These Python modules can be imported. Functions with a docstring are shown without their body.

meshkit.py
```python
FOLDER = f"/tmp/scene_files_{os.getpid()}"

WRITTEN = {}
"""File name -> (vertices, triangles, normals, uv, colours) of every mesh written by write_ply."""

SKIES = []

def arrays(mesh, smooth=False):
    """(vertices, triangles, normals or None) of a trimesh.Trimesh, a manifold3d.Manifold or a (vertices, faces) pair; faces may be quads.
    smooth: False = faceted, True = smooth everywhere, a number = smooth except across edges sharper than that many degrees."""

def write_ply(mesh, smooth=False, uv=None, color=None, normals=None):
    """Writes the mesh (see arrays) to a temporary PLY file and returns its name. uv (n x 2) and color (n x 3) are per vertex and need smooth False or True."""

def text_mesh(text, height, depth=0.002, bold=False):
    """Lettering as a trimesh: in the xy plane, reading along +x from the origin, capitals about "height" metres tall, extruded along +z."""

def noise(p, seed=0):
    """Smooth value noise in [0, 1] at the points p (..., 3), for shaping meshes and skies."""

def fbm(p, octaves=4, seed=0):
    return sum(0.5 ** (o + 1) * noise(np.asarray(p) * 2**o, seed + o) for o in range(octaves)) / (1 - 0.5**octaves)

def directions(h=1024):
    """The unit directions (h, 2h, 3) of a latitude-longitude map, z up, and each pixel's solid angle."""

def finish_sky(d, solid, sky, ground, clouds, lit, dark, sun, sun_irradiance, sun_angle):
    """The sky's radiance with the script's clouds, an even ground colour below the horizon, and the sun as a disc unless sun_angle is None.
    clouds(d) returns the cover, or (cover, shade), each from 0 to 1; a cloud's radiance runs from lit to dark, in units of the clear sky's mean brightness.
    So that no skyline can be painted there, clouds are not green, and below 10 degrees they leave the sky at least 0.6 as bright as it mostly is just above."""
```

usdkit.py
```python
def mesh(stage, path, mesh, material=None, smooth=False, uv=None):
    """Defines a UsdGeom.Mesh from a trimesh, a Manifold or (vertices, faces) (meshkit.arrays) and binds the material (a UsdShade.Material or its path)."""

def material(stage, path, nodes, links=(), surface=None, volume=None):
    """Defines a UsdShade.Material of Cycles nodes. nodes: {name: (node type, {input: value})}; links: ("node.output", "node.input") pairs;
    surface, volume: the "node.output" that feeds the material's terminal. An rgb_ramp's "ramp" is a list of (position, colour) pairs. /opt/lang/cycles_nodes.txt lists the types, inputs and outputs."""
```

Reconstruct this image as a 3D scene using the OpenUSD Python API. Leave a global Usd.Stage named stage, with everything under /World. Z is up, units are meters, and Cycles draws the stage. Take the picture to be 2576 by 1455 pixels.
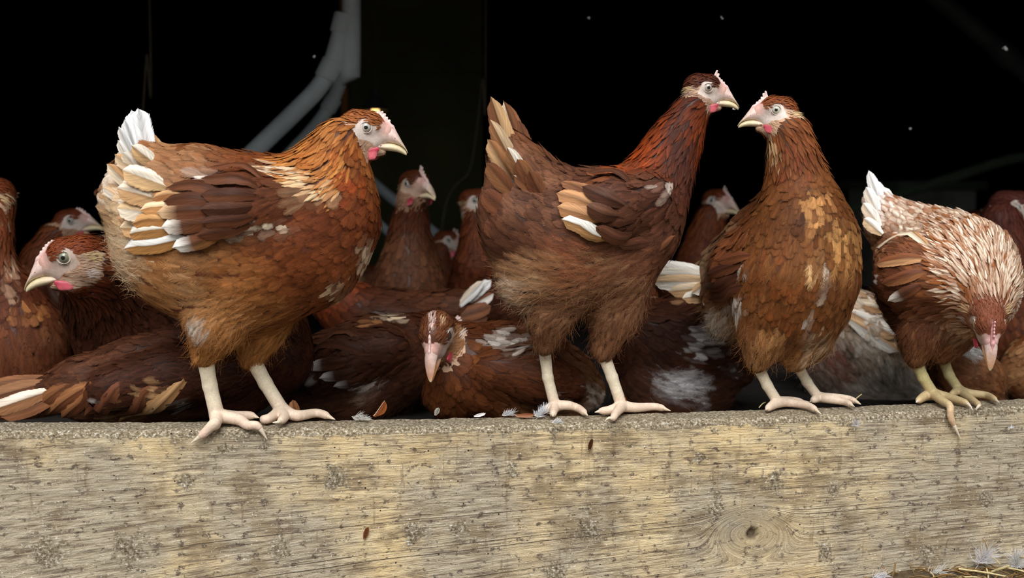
import math
import numpy as np
import usdkit, meshkit
from concurrent.futures import ThreadPoolExecutor
from scipy.spatial import cKDTree
from pxr import Usd, UsdGeom, UsdLux, UsdShade, Sdf, Gf, Vt

# ------------------------------------------------------------------ stage, camera, light, exposure
stage = Usd.Stage.CreateInMemory()
UsdGeom.SetStageUpAxis(stage, UsdGeom.Tokens.z)
UsdGeom.SetStageMetersPerUnit(stage, 1.0)
UsdGeom.Xform.Define(stage, '/World')
UsdGeom.Scope.Define(stage, '/World/Looks')

W, H, F = 2576.0, 1455.0, 3100.0            # picture size and focal length in pixels
YAW, PITCH = math.radians(6.5), math.atan((727.5 - 450) / F)
CAM = np.array([-1.46 * math.sin(YAW), -1.46 * math.cos(YAW), 0.29])
fh = np.array([math.sin(YAW), math.cos(YAW), 0.0])
RIGHT = np.array([math.cos(YAW), -math.sin(YAW), 0.0])
FWD = math.cos(PITCH) * fh - math.sin(PITCH) * np.array([0, 0, 1.0])
UP = np.cross(RIGHT, FWD)

cam = UsdGeom.Camera.Define(stage, '/World/Camera')
m4 = np.eye(4)
m4[0, :3], m4[1, :3], m4[2, :3], m4[3, :3] = RIGHT, UP, -FWD, CAM
cam.AddTransformOp().Set(Gf.Matrix4d(m4.tolist()))
cam.CreateHorizontalApertureAttr(36.0)
cam.CreateVerticalApertureAttr(36.0 * H / W)
cam.CreateFocalLengthAttr(36.0 * F / W)
cam.CreateClippingRangeAttr((0.02, 100.0))
cam.CreateFStopAttr(4.0)
cam.CreateFocusDistanceAttr(1.50)
cam.CreateExposureAttr(-0.25)

# overcast sky: about three times brighter overhead than at the horizon
dome = UsdLux.DomeLight.Define(stage, '/World/sky')
dome.CreateIntensityAttr(0.9)
sky = usdkit.material(stage, '/World/Looks/overcast', {
    'g': ('texture_coordinate', {}), 's': ('separate_xyz', {}), 'l': ('map_range', {'from_min': 0.0, 'from_max': 1.0, 'to_min': 0.42, 'to_max': 1.25, 'clamp': True}),
    'n': ('noise_texture', {'scale': 2.5, 'detail': 4.0}), 'c': ('map_range', {'from_min': 0.3, 'from_max': 0.7, 'to_min': 0.85, 'to_max': 1.15, 'clamp': True}),
    'm': ('math', {'math_type': 'multiply'}), 'b': ('background_shader', {'color': (0.93, 0.97, 1.0)})},
    [('g.generated', 's.vector'), ('s.z', 'l.value'), ('g.generated', 'n.vector'), ('n.fac', 'c.value'), ('l.result', 'm.value1'), ('c.result', 'm.value2'), ('m.value', 'b.strength')])
sky.CreateSurfaceOutput('cycles').ConnectToSource(UsdShade.Shader.Get(stage, '/World/Looks/overcast/b').CreateOutput('background', Sdf.ValueTypeNames.Token))
UsdShade.MaterialBindingAPI.Apply(dome.GetPrim()).Bind(sky)
haze_sun = UsdLux.DistantLight.Define(stage, '/World/hazy_sun')
haze_sun.CreateIntensityAttr(2.3)
haze_sun.CreateAngleAttr(45.0)
haze_sun.CreateColorAttr(Gf.Vec3f(1.0, 0.985, 0.96))
hx = UsdGeom.Xformable(haze_sun)
hx.AddRotateZOp().Set(-12.0)
hx.AddRotateXOp().Set(40.0)


# ------------------------------------------------------------------ small helpers
def lin(c):
    c = np.asarray(c, float) / 255.0
    return np.where(c < 0.04045, c / 12.92, ((c + 0.055) / 1.055) ** 2.4)


def ray(px, py):
    d = FWD + RIGHT * ((np.asarray(px, float) - W / 2) / F)[..., None] - UP * ((np.asarray(py, float) - H / 2) / F)[..., None]
    return d / np.linalg.norm(d, axis=-1, keepdims=True)


def at_y(px, py, y):
    d = ray(px, py)
    return CAM + d * ((y - CAM[1]) / d[..., 1])[..., None]


def at_z(px, py, z):
    d = ray(px, py)
    return CAM + d * ((z - CAM[2]) / d[..., 2])[..., None]


def depth(p):
    return (np.asarray(p) - CAM) @ FWD


def pix(p):
    q = np.asarray(p) - CAM
    k = F / (q @ FWD)
    return np.stack([W / 2 + (q @ RIGHT) * k, H / 2 - (q @ UP) * k], -1)


USED = {}


def path_for(parent, name):
    k = (parent, name)
    n = USED.get(k, 0)
    USED[k] = n + 1
    return f'{parent}/{name}' + (f'_{n:03d}' if n else '')


def tag(prim, **kw):
    for k, v in kw.items():
        if v:
            prim.SetCustomDataByKey(k, v)


def thing(name, label, category, loc, group=None):
    p = path_for('/World', name)
    x = UsdGeom.Xform.Define(stage, p)
    x.AddTranslateOp().Set(Gf.Vec3d(*map(float, loc)))
    tag(x.GetPrim(), label=label, category=category, group=group)
    return p


def put(parent, name, v, f, material, base=(0, 0, 0), col=None, fuv=None, smooth=True, normals=None, label=None, kind=None, category=None, group=None, **extra):
    p = path_for(parent, name)
    m = usdkit.mesh(stage, p, (np.asarray(v) - np.asarray(base), f), material, smooth)
    if normals is not None:
        m.CreateNormalsAttr(Vt.Vec3fArray.FromNumpy(np.asarray(normals, np.float32)))
        m.SetNormalsInterpolation('vertex')
    api = UsdGeom.PrimvarsAPI(m)
    if col is not None:
        api.CreatePrimvar('Col', Sdf.ValueTypeNames.Color3fArray, 'vertex').Set(Vt.Vec3fArray.FromNumpy(np.asarray(col, np.float32)))
    if fuv is not None:
        api.CreatePrimvar('fuv', Sdf.ValueTypeNames.Float3Array, 'vertex').Set(Vt.Vec3fArray.FromNumpy(np.asarray(fuv, np.float32)))
    for k, a in extra.items():
        api.CreatePrimvar(k, Sdf.ValueTypeNames.Float3Array, 'vertex').Set(Vt.Vec3fArray.FromNumpy(np.asarray(a, np.float32)))
    tag(m.GetPrim(), label=label, kind=kind, category=category, group=group)
    return p


def mat(name, nodes, links, surface='p.BSDF'):
    return usdkit.material(stage, '/World/Looks/' + name, nodes, links, surface=surface)


# ------------------------------------------------------------------ materials
def feather_mat(name, rough, lo, amp, stiff):
    """Vane with barbs: streaks and a fine bump along the barbs, and an edge that frays between them."""
    return mat(name, {
        'c': ('attribute', {'attribute': 'Col'}), 'u': ('attribute', {'attribute': 'fuv'}), 'sx': ('separate_xyz', {}),
        'ax': ('math', {'math_type': 'absolute'}), 'k': ('math', {'math_type': 'multiply', 'value2': 0.42}), 'ad': ('math', {'math_type': 'subtract'}),
        'cb': ('combine_xyz', {}), 'mb': ('mapping', {'scale': (26.0, 0.9, 53.0)}), 'nb': ('noise_texture', {'scale': 1.0, 'detail': 1.0, 'roughness': 0.55}),
        'mp': ('mapping', {'scale': (2.4, 1.3, 37.0)}), 'n': ('noise_texture', {'scale': 1.0, 'detail': 1.0, 'roughness': 0.6}),
        'r': ('map_range', {'from_min': 0.3, 'from_max': 0.7, 'to_min': 0.74, 'to_max': 1.24}), 'rb': ('map_range', {'from_min': 0.25, 'from_max': 0.75, 'to_min': 0.78, 'to_max': 1.2}),
        'pr': ('math', {'math_type': 'multiply'}), 'mx': ('vector_math', {'math_type': 'scale'}),
        'ts': ('map_range', {'from_min': stiff, 'from_max': 1.0, 'to_min': 0.0, 'to_max': 1.0, 'clamp': True}), 'e2': ('combine_xyz', {}), 'e': ('vector_math', {'math_type': 'length'}),
        'na': ('map_range', {'from_min': 0.25, 'from_max': 0.75, 'to_min': -amp, 'to_max': amp}), 'es': ('math', {'math_type': 'add'}),
        'al': ('map_range', {'range_type': 'smoothstep', 'from_min': lo, 'from_max': 1.04, 'to_min': 1.0, 'to_max': 0.0, 'clamp': True}),
        'b': ('bump', {'strength': 0.3, 'distance': 0.0006}),
        'p': ('principled_bsdf', {'roughness': rough, 'specular_ior_level': 0.11})},
        [('u.vector', 'sx.vector'), ('sx.x', 'ax.value1'), ('ax.value', 'k.value1'), ('sx.y', 'ad.value1'), ('k.value', 'ad.value2'),
         ('ad.value', 'cb.x'), ('ax.value', 'cb.y'), ('sx.z', 'cb.z'), ('cb.vector', 'mb.vector'), ('mb.vector', 'nb.vector'),
         ('u.vector', 'mp.vector'), ('mp.vector', 'n.vector'), ('n.fac', 'r.value'), ('nb.fac', 'rb.value'), ('r.result', 'pr.value1'), ('rb.result', 'pr.value2'),
         ('c.vector', 'mx.vector1'), ('pr.value', 'mx.scale'), ('mx.vector', 'p.base_color'),
         ('sx.y', 'ts.value'), ('ts.result', 'e2.x'), ('ax.value', 'e2.y'), ('e2.vector', 'e.vector1'), ('nb.fac', 'na.value'), ('e.value', 'es.value1'), ('na.result', 'es.value2'),
         ('es.value', 'al.value'), ('al.result', 'p.alpha'), ('nb.fac', 'b.height'), ('b.normal', 'p.normal')])


M_FEATHER = feather_mat('plumage', 0.55, 0.72, 0.30, 0.55)
M_SOFT = feather_mat('soft_plumage', 0.65, 0.25, 0.55, 0.10)
M_QUILL = feather_mat('quill_vane', 0.5, 0.90, 0.12, 0.85)
M_FLUFF = mat('fluff', {'c': ('attribute', {'attribute': 'Col'}), 'p': ('principled_bsdf', {'roughness': 0.7, 'specular_ior_level': 0.15})}, [('c.vector', 'p.base_color')])
M_SKIN = mat('skin', {
    'c': ('attribute', {'attribute': 'Col'}), 'tc': ('geometry', {}), 'n': ('noise_texture', {'scale': 420.0, 'detail': 3.0}),
    'r': ('map_range', {'from_min': 0.3, 'from_max': 0.7, 'to_min': 0.9, 'to_max': 1.08}), 'mx': ('vector_math', {'math_type': 'scale'}),
    'v': ('noise_texture', {'scale': 900.0, 'detail': 2.0}), 'b': ('bump', {'strength': 0.35, 'distance': 0.0005}),
    'p': ('principled_bsdf', {'roughness': 0.5, 'specular_ior_level': 0.35})},
    [('tc.position', 'n.vector'), ('n.fac', 'r.value'), ('c.vector', 'mx.vector1'), ('r.result', 'mx.scale'), ('tc.position', 'v.vector'), ('v.fac', 'b.height'),
     ('b.normal', 'p.normal'), ('mx.vector', 'p.base_color')])
M_HORN = mat('horn', {'c': ('attribute', {'attribute': 'Col'}), 'tc': ('geometry', {}), 'n': ('noise_texture', {'scale': 250.0, 'detail': 3.0}),
                      'r': ('map_range', {'from_min': 0.3, 'from_max': 0.7, 'to_min': 0.86, 'to_max': 1.1}), 'mx': ('vector_math', {'math_type': 'scale'}),
                      'p': ('principled_bsdf', {'roughness': 0.38, 'specular_ior_level': 0.4})},
             [('tc.position', 'n.vector'), ('n.fac', 'r.value'), ('c.vector', 'mx.vector1'), ('r.result', 'mx.scale'), ('mx.vector', 'p.base_color')])
M_EYE = mat('eyeball', {'c': ('attribute', {'attribute': 'Col'}), 'p': ('principled_bsdf', {'roughness': 0.08, 'specular_ior_level': 0.6, 'coat_weight': 0.5})}, [('c.vector', 'p.base_color')])


def plain(name, rgb, rough=0.6, scale=30.0, var=0.3, metallic=0.0, bump=0.0):
    c = lin(rgb)
    nodes = {'tc': ('geometry', {}), 'n': ('noise_texture', {'scale': scale, 'detail': 3.0, 'roughness': 0.6}),
             'rm': ('rgb_ramp', {'ramp': [(0.25, tuple(c * (1 - var))), (0.75, tuple(np.minimum(c * (1 + var), 1)))]}),
             'p': ('principled_bsdf', {'roughness': rough, 'specular_ior_level': 0.3, 'metallic': metallic})}
    links = [('tc.position', 'n.vector'), ('n.fac', 'rm.fac'), ('rm.color', 'p.base_color')]
    if bump:
        nodes['b'] = ('bump', {'strength': 0.6, 'distance': bump})
        links += [('n.fac', 'b.height'), ('b.normal', 'p.normal')]
    return mat(name, nodes, links)


# ------------------------------------------------------------------ signed distance shapes
POOL = ThreadPoolExecutor(4)


class Shape:
    """Tapered capsules blended smoothly: rows of (a, b, ra, rb, region); squash narrows a whole bird along one direction."""

    def __init__(self, k=0.012, centre=None, axis=None, squash=1.0):
        self.caps, self.k, self.tab = [], k, None
        self.c, self.ax, self.sq = centre, axis, squash

    def add(self, a, b, ra, rb, region):
        self.caps.append((np.asarray(a, float), np.asarray(b, float), ra, rb, region))
        self.tab = None

    def table(self):
        if self.tab is None:
            a, b = np.array([c[0] for c in self.caps]), np.array([c[1] for c in self.caps])
            o = a.mean(0)
            a, b = a - o, b - o
            ab = b - a
            l2 = np.maximum((ab * ab).sum(1), 1e-12)
            ra, rb = np.array([c[2] for c in self.caps], float), np.array([c[3] for c in self.caps], float)
            self.tab = (o, a, ab, (a * ab).sum(1), l2, (a * a).sum(1), ra, rb - ra)
        return self.tab

    def _dists(self, p):
        if self.sq != 1.0 and self.n_head:
            return np.hstack([self._cap(p, slice(0, self.n_head)), self._cap(self.warp(p), slice(self.n_head, None))])
        return self._cap(self.warp(p), slice(None))

    def warp(self, p):
        if self.sq == 1.0:
            return p
        t = (p - self.c) @ self.ax
        return p + np.multiply.outer(t * (1 / self.sq - 1), self.ax)

    def _cap(self, p, sl):
        o, a, ab, aab, l2, a2, ra, dr = self.table()
        a, ab, aab, l2, a2, ra, dr = a[sl], ab[sl], aab[sl], l2[sl], a2[sl], ra[sl], dr[sl]
        q = p - o
        u = q @ ab.T - aab
        t = np.clip(u / l2, 0, 1)
        d2 = (q * q).sum(1)[:, None] - 2 * (q @ a.T) + a2 + t * (t * l2 - 2 * u)
        return np.sqrt(np.maximum(d2, 0)) - (ra + t * dr)

    n_head, k_head = 0, 0.003

    @staticmethod
    def _blend(d, e, k):
        h = np.maximum(k - np.abs(d - e), 0)
        return np.minimum(d, e) - h * h * (0.25 / k)

    def _one(self, p):
        """The head's capsules blend tightly among themselves, then softly with the rest of the bird."""
        dd, nh = self._dists(p).T, self.n_head
        d = dd[nh].copy()
        for e in dd[nh + 1:]:
            d = self._blend(d, e, self.k)
        if nh:
            h = dd[0].copy()
            for e in dd[1:nh]:
                h = self._blend(h, e, self.k_head)
            d = self._blend(h, d, 0.010)
        return d

    def _map(self, fn, p):
        p = np.asarray(p, float).reshape(-1, 3)
        n = 4096
        if len(p) <= n:
            return fn(p)
        return np.concatenate(list(POOL.map(fn, [p[i:i + n] for i in range(0, len(p), n)])))

    def dists(self, p):
        return self._map(self._dists, p)

    def __call__(self, p):
        self.table()
        return self._map(self._one, p)

    def grad(self, p, e=0.0012):
        p = np.asarray(p, float).reshape(-1, 3)
        tet = np.array([[1, -1, -1], [-1, -1, 1], [-1, 1, -1], [1, 1, 1.0]])
        n = len(p)
        d = self(np.vstack([p + o * e for o in tet]))
        g = sum(d[i * n:(i + 1) * n, None] * tet[i] for i in range(4))
        return g / np.maximum(np.linalg.norm(g, axis=-1, keepdims=True), 1e-9)

    def box(self, pad):
        lo = np.min([np.minimum(a - ra, b - rb) for a, b, ra, rb, _ in self.caps], 0)
        hi = np.max([np.maximum(a + ra, b + rb) for a, b, ra, rb, _ in self.caps], 0)
        return lo - pad, hi + pad


def net(fn, lo, hi, h):
    """Surface nets: the zero surface of fn on a grid of step h, found on a coarser grid first."""
    K = 4
    nc = np.ceil((hi - lo) / (h * K)).astype(int) + 1
    n = nc * K
    axc = [lo[i] + h * K * (np.arange(nc[i]) + 0.5) - h * 0.5 for i in range(3)]
    gc = np.stack(np.meshgrid(*axc, indexing='ij'), -1).reshape(-1, 3)
    dc = fn(gc).reshape(nc)
    near = np.abs(dc) < h * K * 1.6
    d = np.repeat(np.repeat(np.repeat(np.where(near, 0, dc), K, 0), K, 1), K, 2)
    on = np.repeat(np.repeat(np.repeat(near, K, 0), K, 1), K, 2)
    ii = np.stack(np.nonzero(on), -1)
    d[on] = fn(lo + h * ii)
    s = d < 0
    # cells with a change of sign
    c8 = [s[a:n[0] - 1 + a, b:n[1] - 1 + b, c:n[2] - 1 + c] for a in (0, 1) for b in (0, 1) for c in (0, 1)]
    allin, anyin = c8[0].copy(), c8[0].copy()
    for x in c8[1:]:
        allin &= x
        anyin |= x
    on = anyin & ~allin
    base = np.stack(np.nonzero(on), -1)
    idx = -np.ones(n - 1, int)
    idx[on] = np.arange(len(base))
    cor = np.array([[a, b, c] for a in (0, 1) for b in (0, 1) for c in (0, 1)])
    dv = np.stack([d[base[:, 0] + a, base[:, 1] + b, base[:, 2] + c] for a, b, c in cor], 1)
    acc, cnt = np.zeros((len(base), 3)), np.zeros(len(base))
    for i0 in range(8):
        for i1 in range(i0 + 1, 8):
            if np.abs(cor[i0] - cor[i1]).sum() == 1:
                x = (dv[:, i0] < 0) != (dv[:, i1] < 0)
                t = np.where(x, dv[:, i0] / np.where(x, dv[:, i0] - dv[:, i1], 1), 0)
                acc += x[:, None] * (cor[i0] + t[:, None] * (cor[i1] - cor[i0]))
                cnt += x
    v = lo + h * (base + acc / cnt[:, None])
    faces = []
    for ax_ in range(3):
        o = [(ax_ + 1) % 3, (ax_ + 2) % 3]
        i0, i1 = [slice(1, -1)] * 3, [slice(1, -1)] * 3
        i0[ax_], i1[ax_] = slice(0, -1), slice(1, None)
        x = s[tuple(i0)] != s[tuple(i1)]
        c = np.stack(np.nonzero(x), -1)
        c[:, o[0]] += 1
        c[:, o[1]] += 1
        flip = s[tuple(i0)][x]

        def at(a, b):
            q = c.copy()
            q[:, o[0]] -= a
            q[:, o[1]] -= b
            return idx[q[:, 0], q[:, 1], q[:, 2]]
        q = np.stack([at(1, 1), at(0, 1), at(0, 0), at(1, 0)], -1)
        q[~flip] = q[~flip][:, ::-1]
        faces.append(q)
    q = np.vstack(faces)
    q = q[(q >= 0).all(1)]
    f = np.vstack([q[:, [0, 1, 2]], q[:, [0, 2, 3]]])
    e, m = 0.25 * h, len(v)
    dd = fn(np.vstack([v] + [v + s_ * o_ for o_ in np.eye(3) * e for s_ in (1, -1)])).reshape(7, m)
    gr = np.stack([dd[1] - dd[2], dd[3] - dd[4], dd[5] - dd[6]], -1) / (2 * e)
    return v - gr * (dd[0] / np.maximum((gr ** 2).sum(-1), 0.2))[:, None], f


def scatter(v, f, n_try, spacing_fn, rng):
    """Dart throwing on a mesh with a spacing that depends on the place."""
    tri = v[f]
    area = 0.5 * np.linalg.norm(np.cross(tri[:, 1] - tri[:, 0], tri[:, 2] - tri[:, 0]), axis=1)
    ctr = tri.mean(1)
    sp = spacing_fn(ctr)
    wgt = area / sp ** 2
    n = int(n_try * wgt.sum())
    pick = rng.choice(len(f), n, p=wgt / wgt.sum())
    u = rng.random((n, 2))
    flip = u.sum(1) > 1
    u[flip] = 1 - u[flip]
    p = tri[pick, 0] + u[:, :1] * (tri[pick, 1] - tri[pick, 0]) + u[:, 1:] * (tri[pick, 2] - tri[pick, 0])
    sp = sp[pick]
    order_keep = np.ones(n, bool)
    tree = cKDTree(p)
    for i, nb in enumerate(tree.query_ball_point(p, sp * 0.9)):
        if order_keep[i]:
            for j in nb:
                if j > i:
                    order_keep[j] = False
    return p[order_keep]


def vnoise(p, scale, seed=0):
    return meshkit.fbm(np.asarray(p) * scale + 31.7, 3, seed)


def tube_mesh(pts, radii, sides=10, cap=True):
    p = np.asarray(pts, float)
    r = np.broadcast_to(np.asarray(radii, float), (len(p),))
    t = np.gradient(p, axis=0)
    t /= np.linalg.norm(t, axis=1, keepdims=True) + 1e-12
    ref = np.array([0.0, 0, 1]) if abs(t[0, 2]) < 0.9 else np.array([1.0, 0, 0])
    a = np.cross(t, ref)
    a /= np.linalg.norm(a, axis=1, keepdims=True) + 1e-12
    b = np.cross(t, a)
    an = np.arange(sides) * 2 * np.pi / sides
    v = p[:, None] + r[:, None, None] * (np.cos(an)[None, :, None] * a[:, None] + np.sin(an)[None, :, None] * b[:, None])
    i, j = np.meshgrid(np.arange(len(p) - 1), np.arange(sides), indexing='ij')
    q = np.stack([i * sides + j, i * sides + (j + 1) % sides, (i + 1) * sides + (j + 1) % sides, (i + 1) * sides + j], -1).reshape(-1, 4)
    v = v.reshape(-1, 3)
    f = np.vstack([q[:, [0, 2, 1]], q[:, [0, 3, 2]]])
    if cap:
        n = len(v)
        v = np.vstack([v, p[0], p[-1]])
        j = np.arange(sides)
        f = np.vstack([f, np.stack([np.full(sides, n), j, (j + 1) % sides], 1), np.stack([np.full(sides, n + 1), (len(p) - 1) * sides + (j + 1) % sides, (len(p) - 1) * sides + j], 1)])
    return v, f


def bez(pts, n):
    """Catmull-Rom through the points, n samples."""
    p = np.asarray(pts, float)
    if len(p) == 2:
        return p[0] + np.linspace(0, 1, n)[:, None] * (p[1] - p[0])
    q = np.vstack([2 * p[0] - p[1], p, 2 * p[-1] - p[-2]])
    u = np.linspace(0, len(p) - 1, n)
    i = np.minimum(u.astype(int), len(p) - 2)
    t = (u - i)[:, None]
    a, b, c, d = q[i], q[i + 1], q[i + 2], q[i + 3]
    return 0.5 * (2 * b + (c - a) * t + (2 * a - 5 * b + 4 * c - d) * t ** 2 + (3 * b - a - 3 * c + d) * t ** 3)


def box_mesh(lo, hi):
    lo, hi = np.asarray(lo, float), np.asarray(hi, float)
    v = np.array([[x, y, z] for x in (lo[0], hi[0]) for y in (lo[1], hi[1]) for z in (lo[2], hi[2])])
    f = np.array([[0, 1, 3, 2], [4, 6, 7, 5], [0, 4, 5, 1], [2, 3, 7, 6], [0, 2, 6, 4], [1, 5, 7, 3]])
    return v, np.vstack([f[:, [0, 1, 2]], f[:, [0, 2, 3]]])

# ------------------------------------------------------------------ the plank's top, which the feet stand on
PLANK_T = 0.057
FLOOR_Z = -0.045


def ztop(x):
    x = np.clip(x, -0.8, 0.9)
    return 0.0201 * x * x + 0.0006 * x - 0.0048


def on_top(px, py, up):
    z = up
    for _ in range(4):
        p = at_z(px, py, z)
        z = ztop(p[0]) + up
    return p


# ------------------------------------------------------------------ birds
U0 = 0.00047                     # metres per pixel of the nearest hen; feather sizes below are in these units
#        spacing length width lift  rows(pointed?)
REG = {
    'crown': (5.0, 17, 6, 2.2, 1), 'cheek': (4.6, 21, 5.0, 1.3, 1), 'nape': (7.5, 32, 9.5, 3.6, 1), 'hackle': (10, 52, 13, 4.6, 1),
    'breast': (16, 44, 33, 3.2, 0), 'back': (16, 50, 30, 3.8, 0), 'rump': (16, 54, 28, 6.0, 0), 'wing': (17, 66, 26, 6.5, 0),
    'belly': (16, 62, 36, 3.6, 0), 'thigh': (10.5, 46, 22, 5.0, 0), 'fluff': (11.5, 60, 26, 8, 0), 'tail': (16, 70, 30, 5.0, 0), 'leg': (9e9, 1, 1, 1, 0),
}
STRAND = {'fluff': 0.5, 'thigh': 0.25}
BROWN = {
    'crown': ((118, 62, 34), (160, 90, 50)), 'cheek': ((186, 148, 122), (208, 178, 154)), 'nape': ((126, 66, 34), (172, 98, 52)),
    'hackle': ((122, 60, 30), (176, 102, 52)), 'breast': ((98, 50, 30), (132, 72, 42)), 'back': ((96, 50, 30), (132, 76, 46)),
    'rump': ((110, 62, 36), (160, 106, 70)), 'wing': ((72, 38, 26), (104, 58, 38)), 'belly': ((112, 62, 34), (148, 92, 54)),
    'thigh': ((118, 68, 38), (156, 104, 64)), 'fluff': ((120, 74, 44), (170, 122, 82)), 'tail': ((84, 46, 28), (130, 82, 52)), 'leg': ((212, 196, 170), (222, 208, 184)),
}
SKINS = dict(eye=(214, 198, 188), cheek=(196, 158, 130), lore=(208, 164, 152), beak=(224, 194, 184), tip=(218, 202, 164), comb=(236, 208, 200), wattle=(222, 112, 122), leg=(226, 212, 186))
EYE_ZONE = np.array([(-34, -18), (-27, 0), (-20, 13), (-8, 21), (8, 20), (18, 10), (28, -4), (36, -2), (40, 14), (62, 14), (84, -8), (90, -60), (44, -52), (20, -47), (6, -34), (-12, -30)], float)
CHEEK_ZONE = np.array([(-72, 8), (-40, 8), (-20, -2), (10, -40), (40, -50), (46, -66), (10, -74), (-30, -68), (-60, -54), (-74, -20)], float)


def inside(p, poly):
    x, y = p[:, 0], p[:, 1]
    on = np.zeros(len(p), bool)
    j = len(poly) - 1
    for i in range(len(poly)):
        (xi, yi), (xj, yj) = poly[i], poly[j]
        c = ((yi > y) != (yj > y)) & (x < (xj - xi) * (y - yi) / (yj - yi + 1e-12) + xi)
        on ^= c
        j = i
    return on


GAIN = {'crown': 0.78, 'cheek': 1.0, 'belly': 0.80, 'fluff': 0.88, 'rump': 0.85, 'thigh': 0.85, 'tail': 0.85, 'hackle': 0.76, 'nape': 0.78}


ROWS = {0: (np.array([0, .36, .70, .90, 1.0]), np.array([.3, .90, 1.0, .84, .40])), 1: (np.array([0, .4, .75, 1.0]), np.array([.2, 1.0, .7, .06]))}


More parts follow.
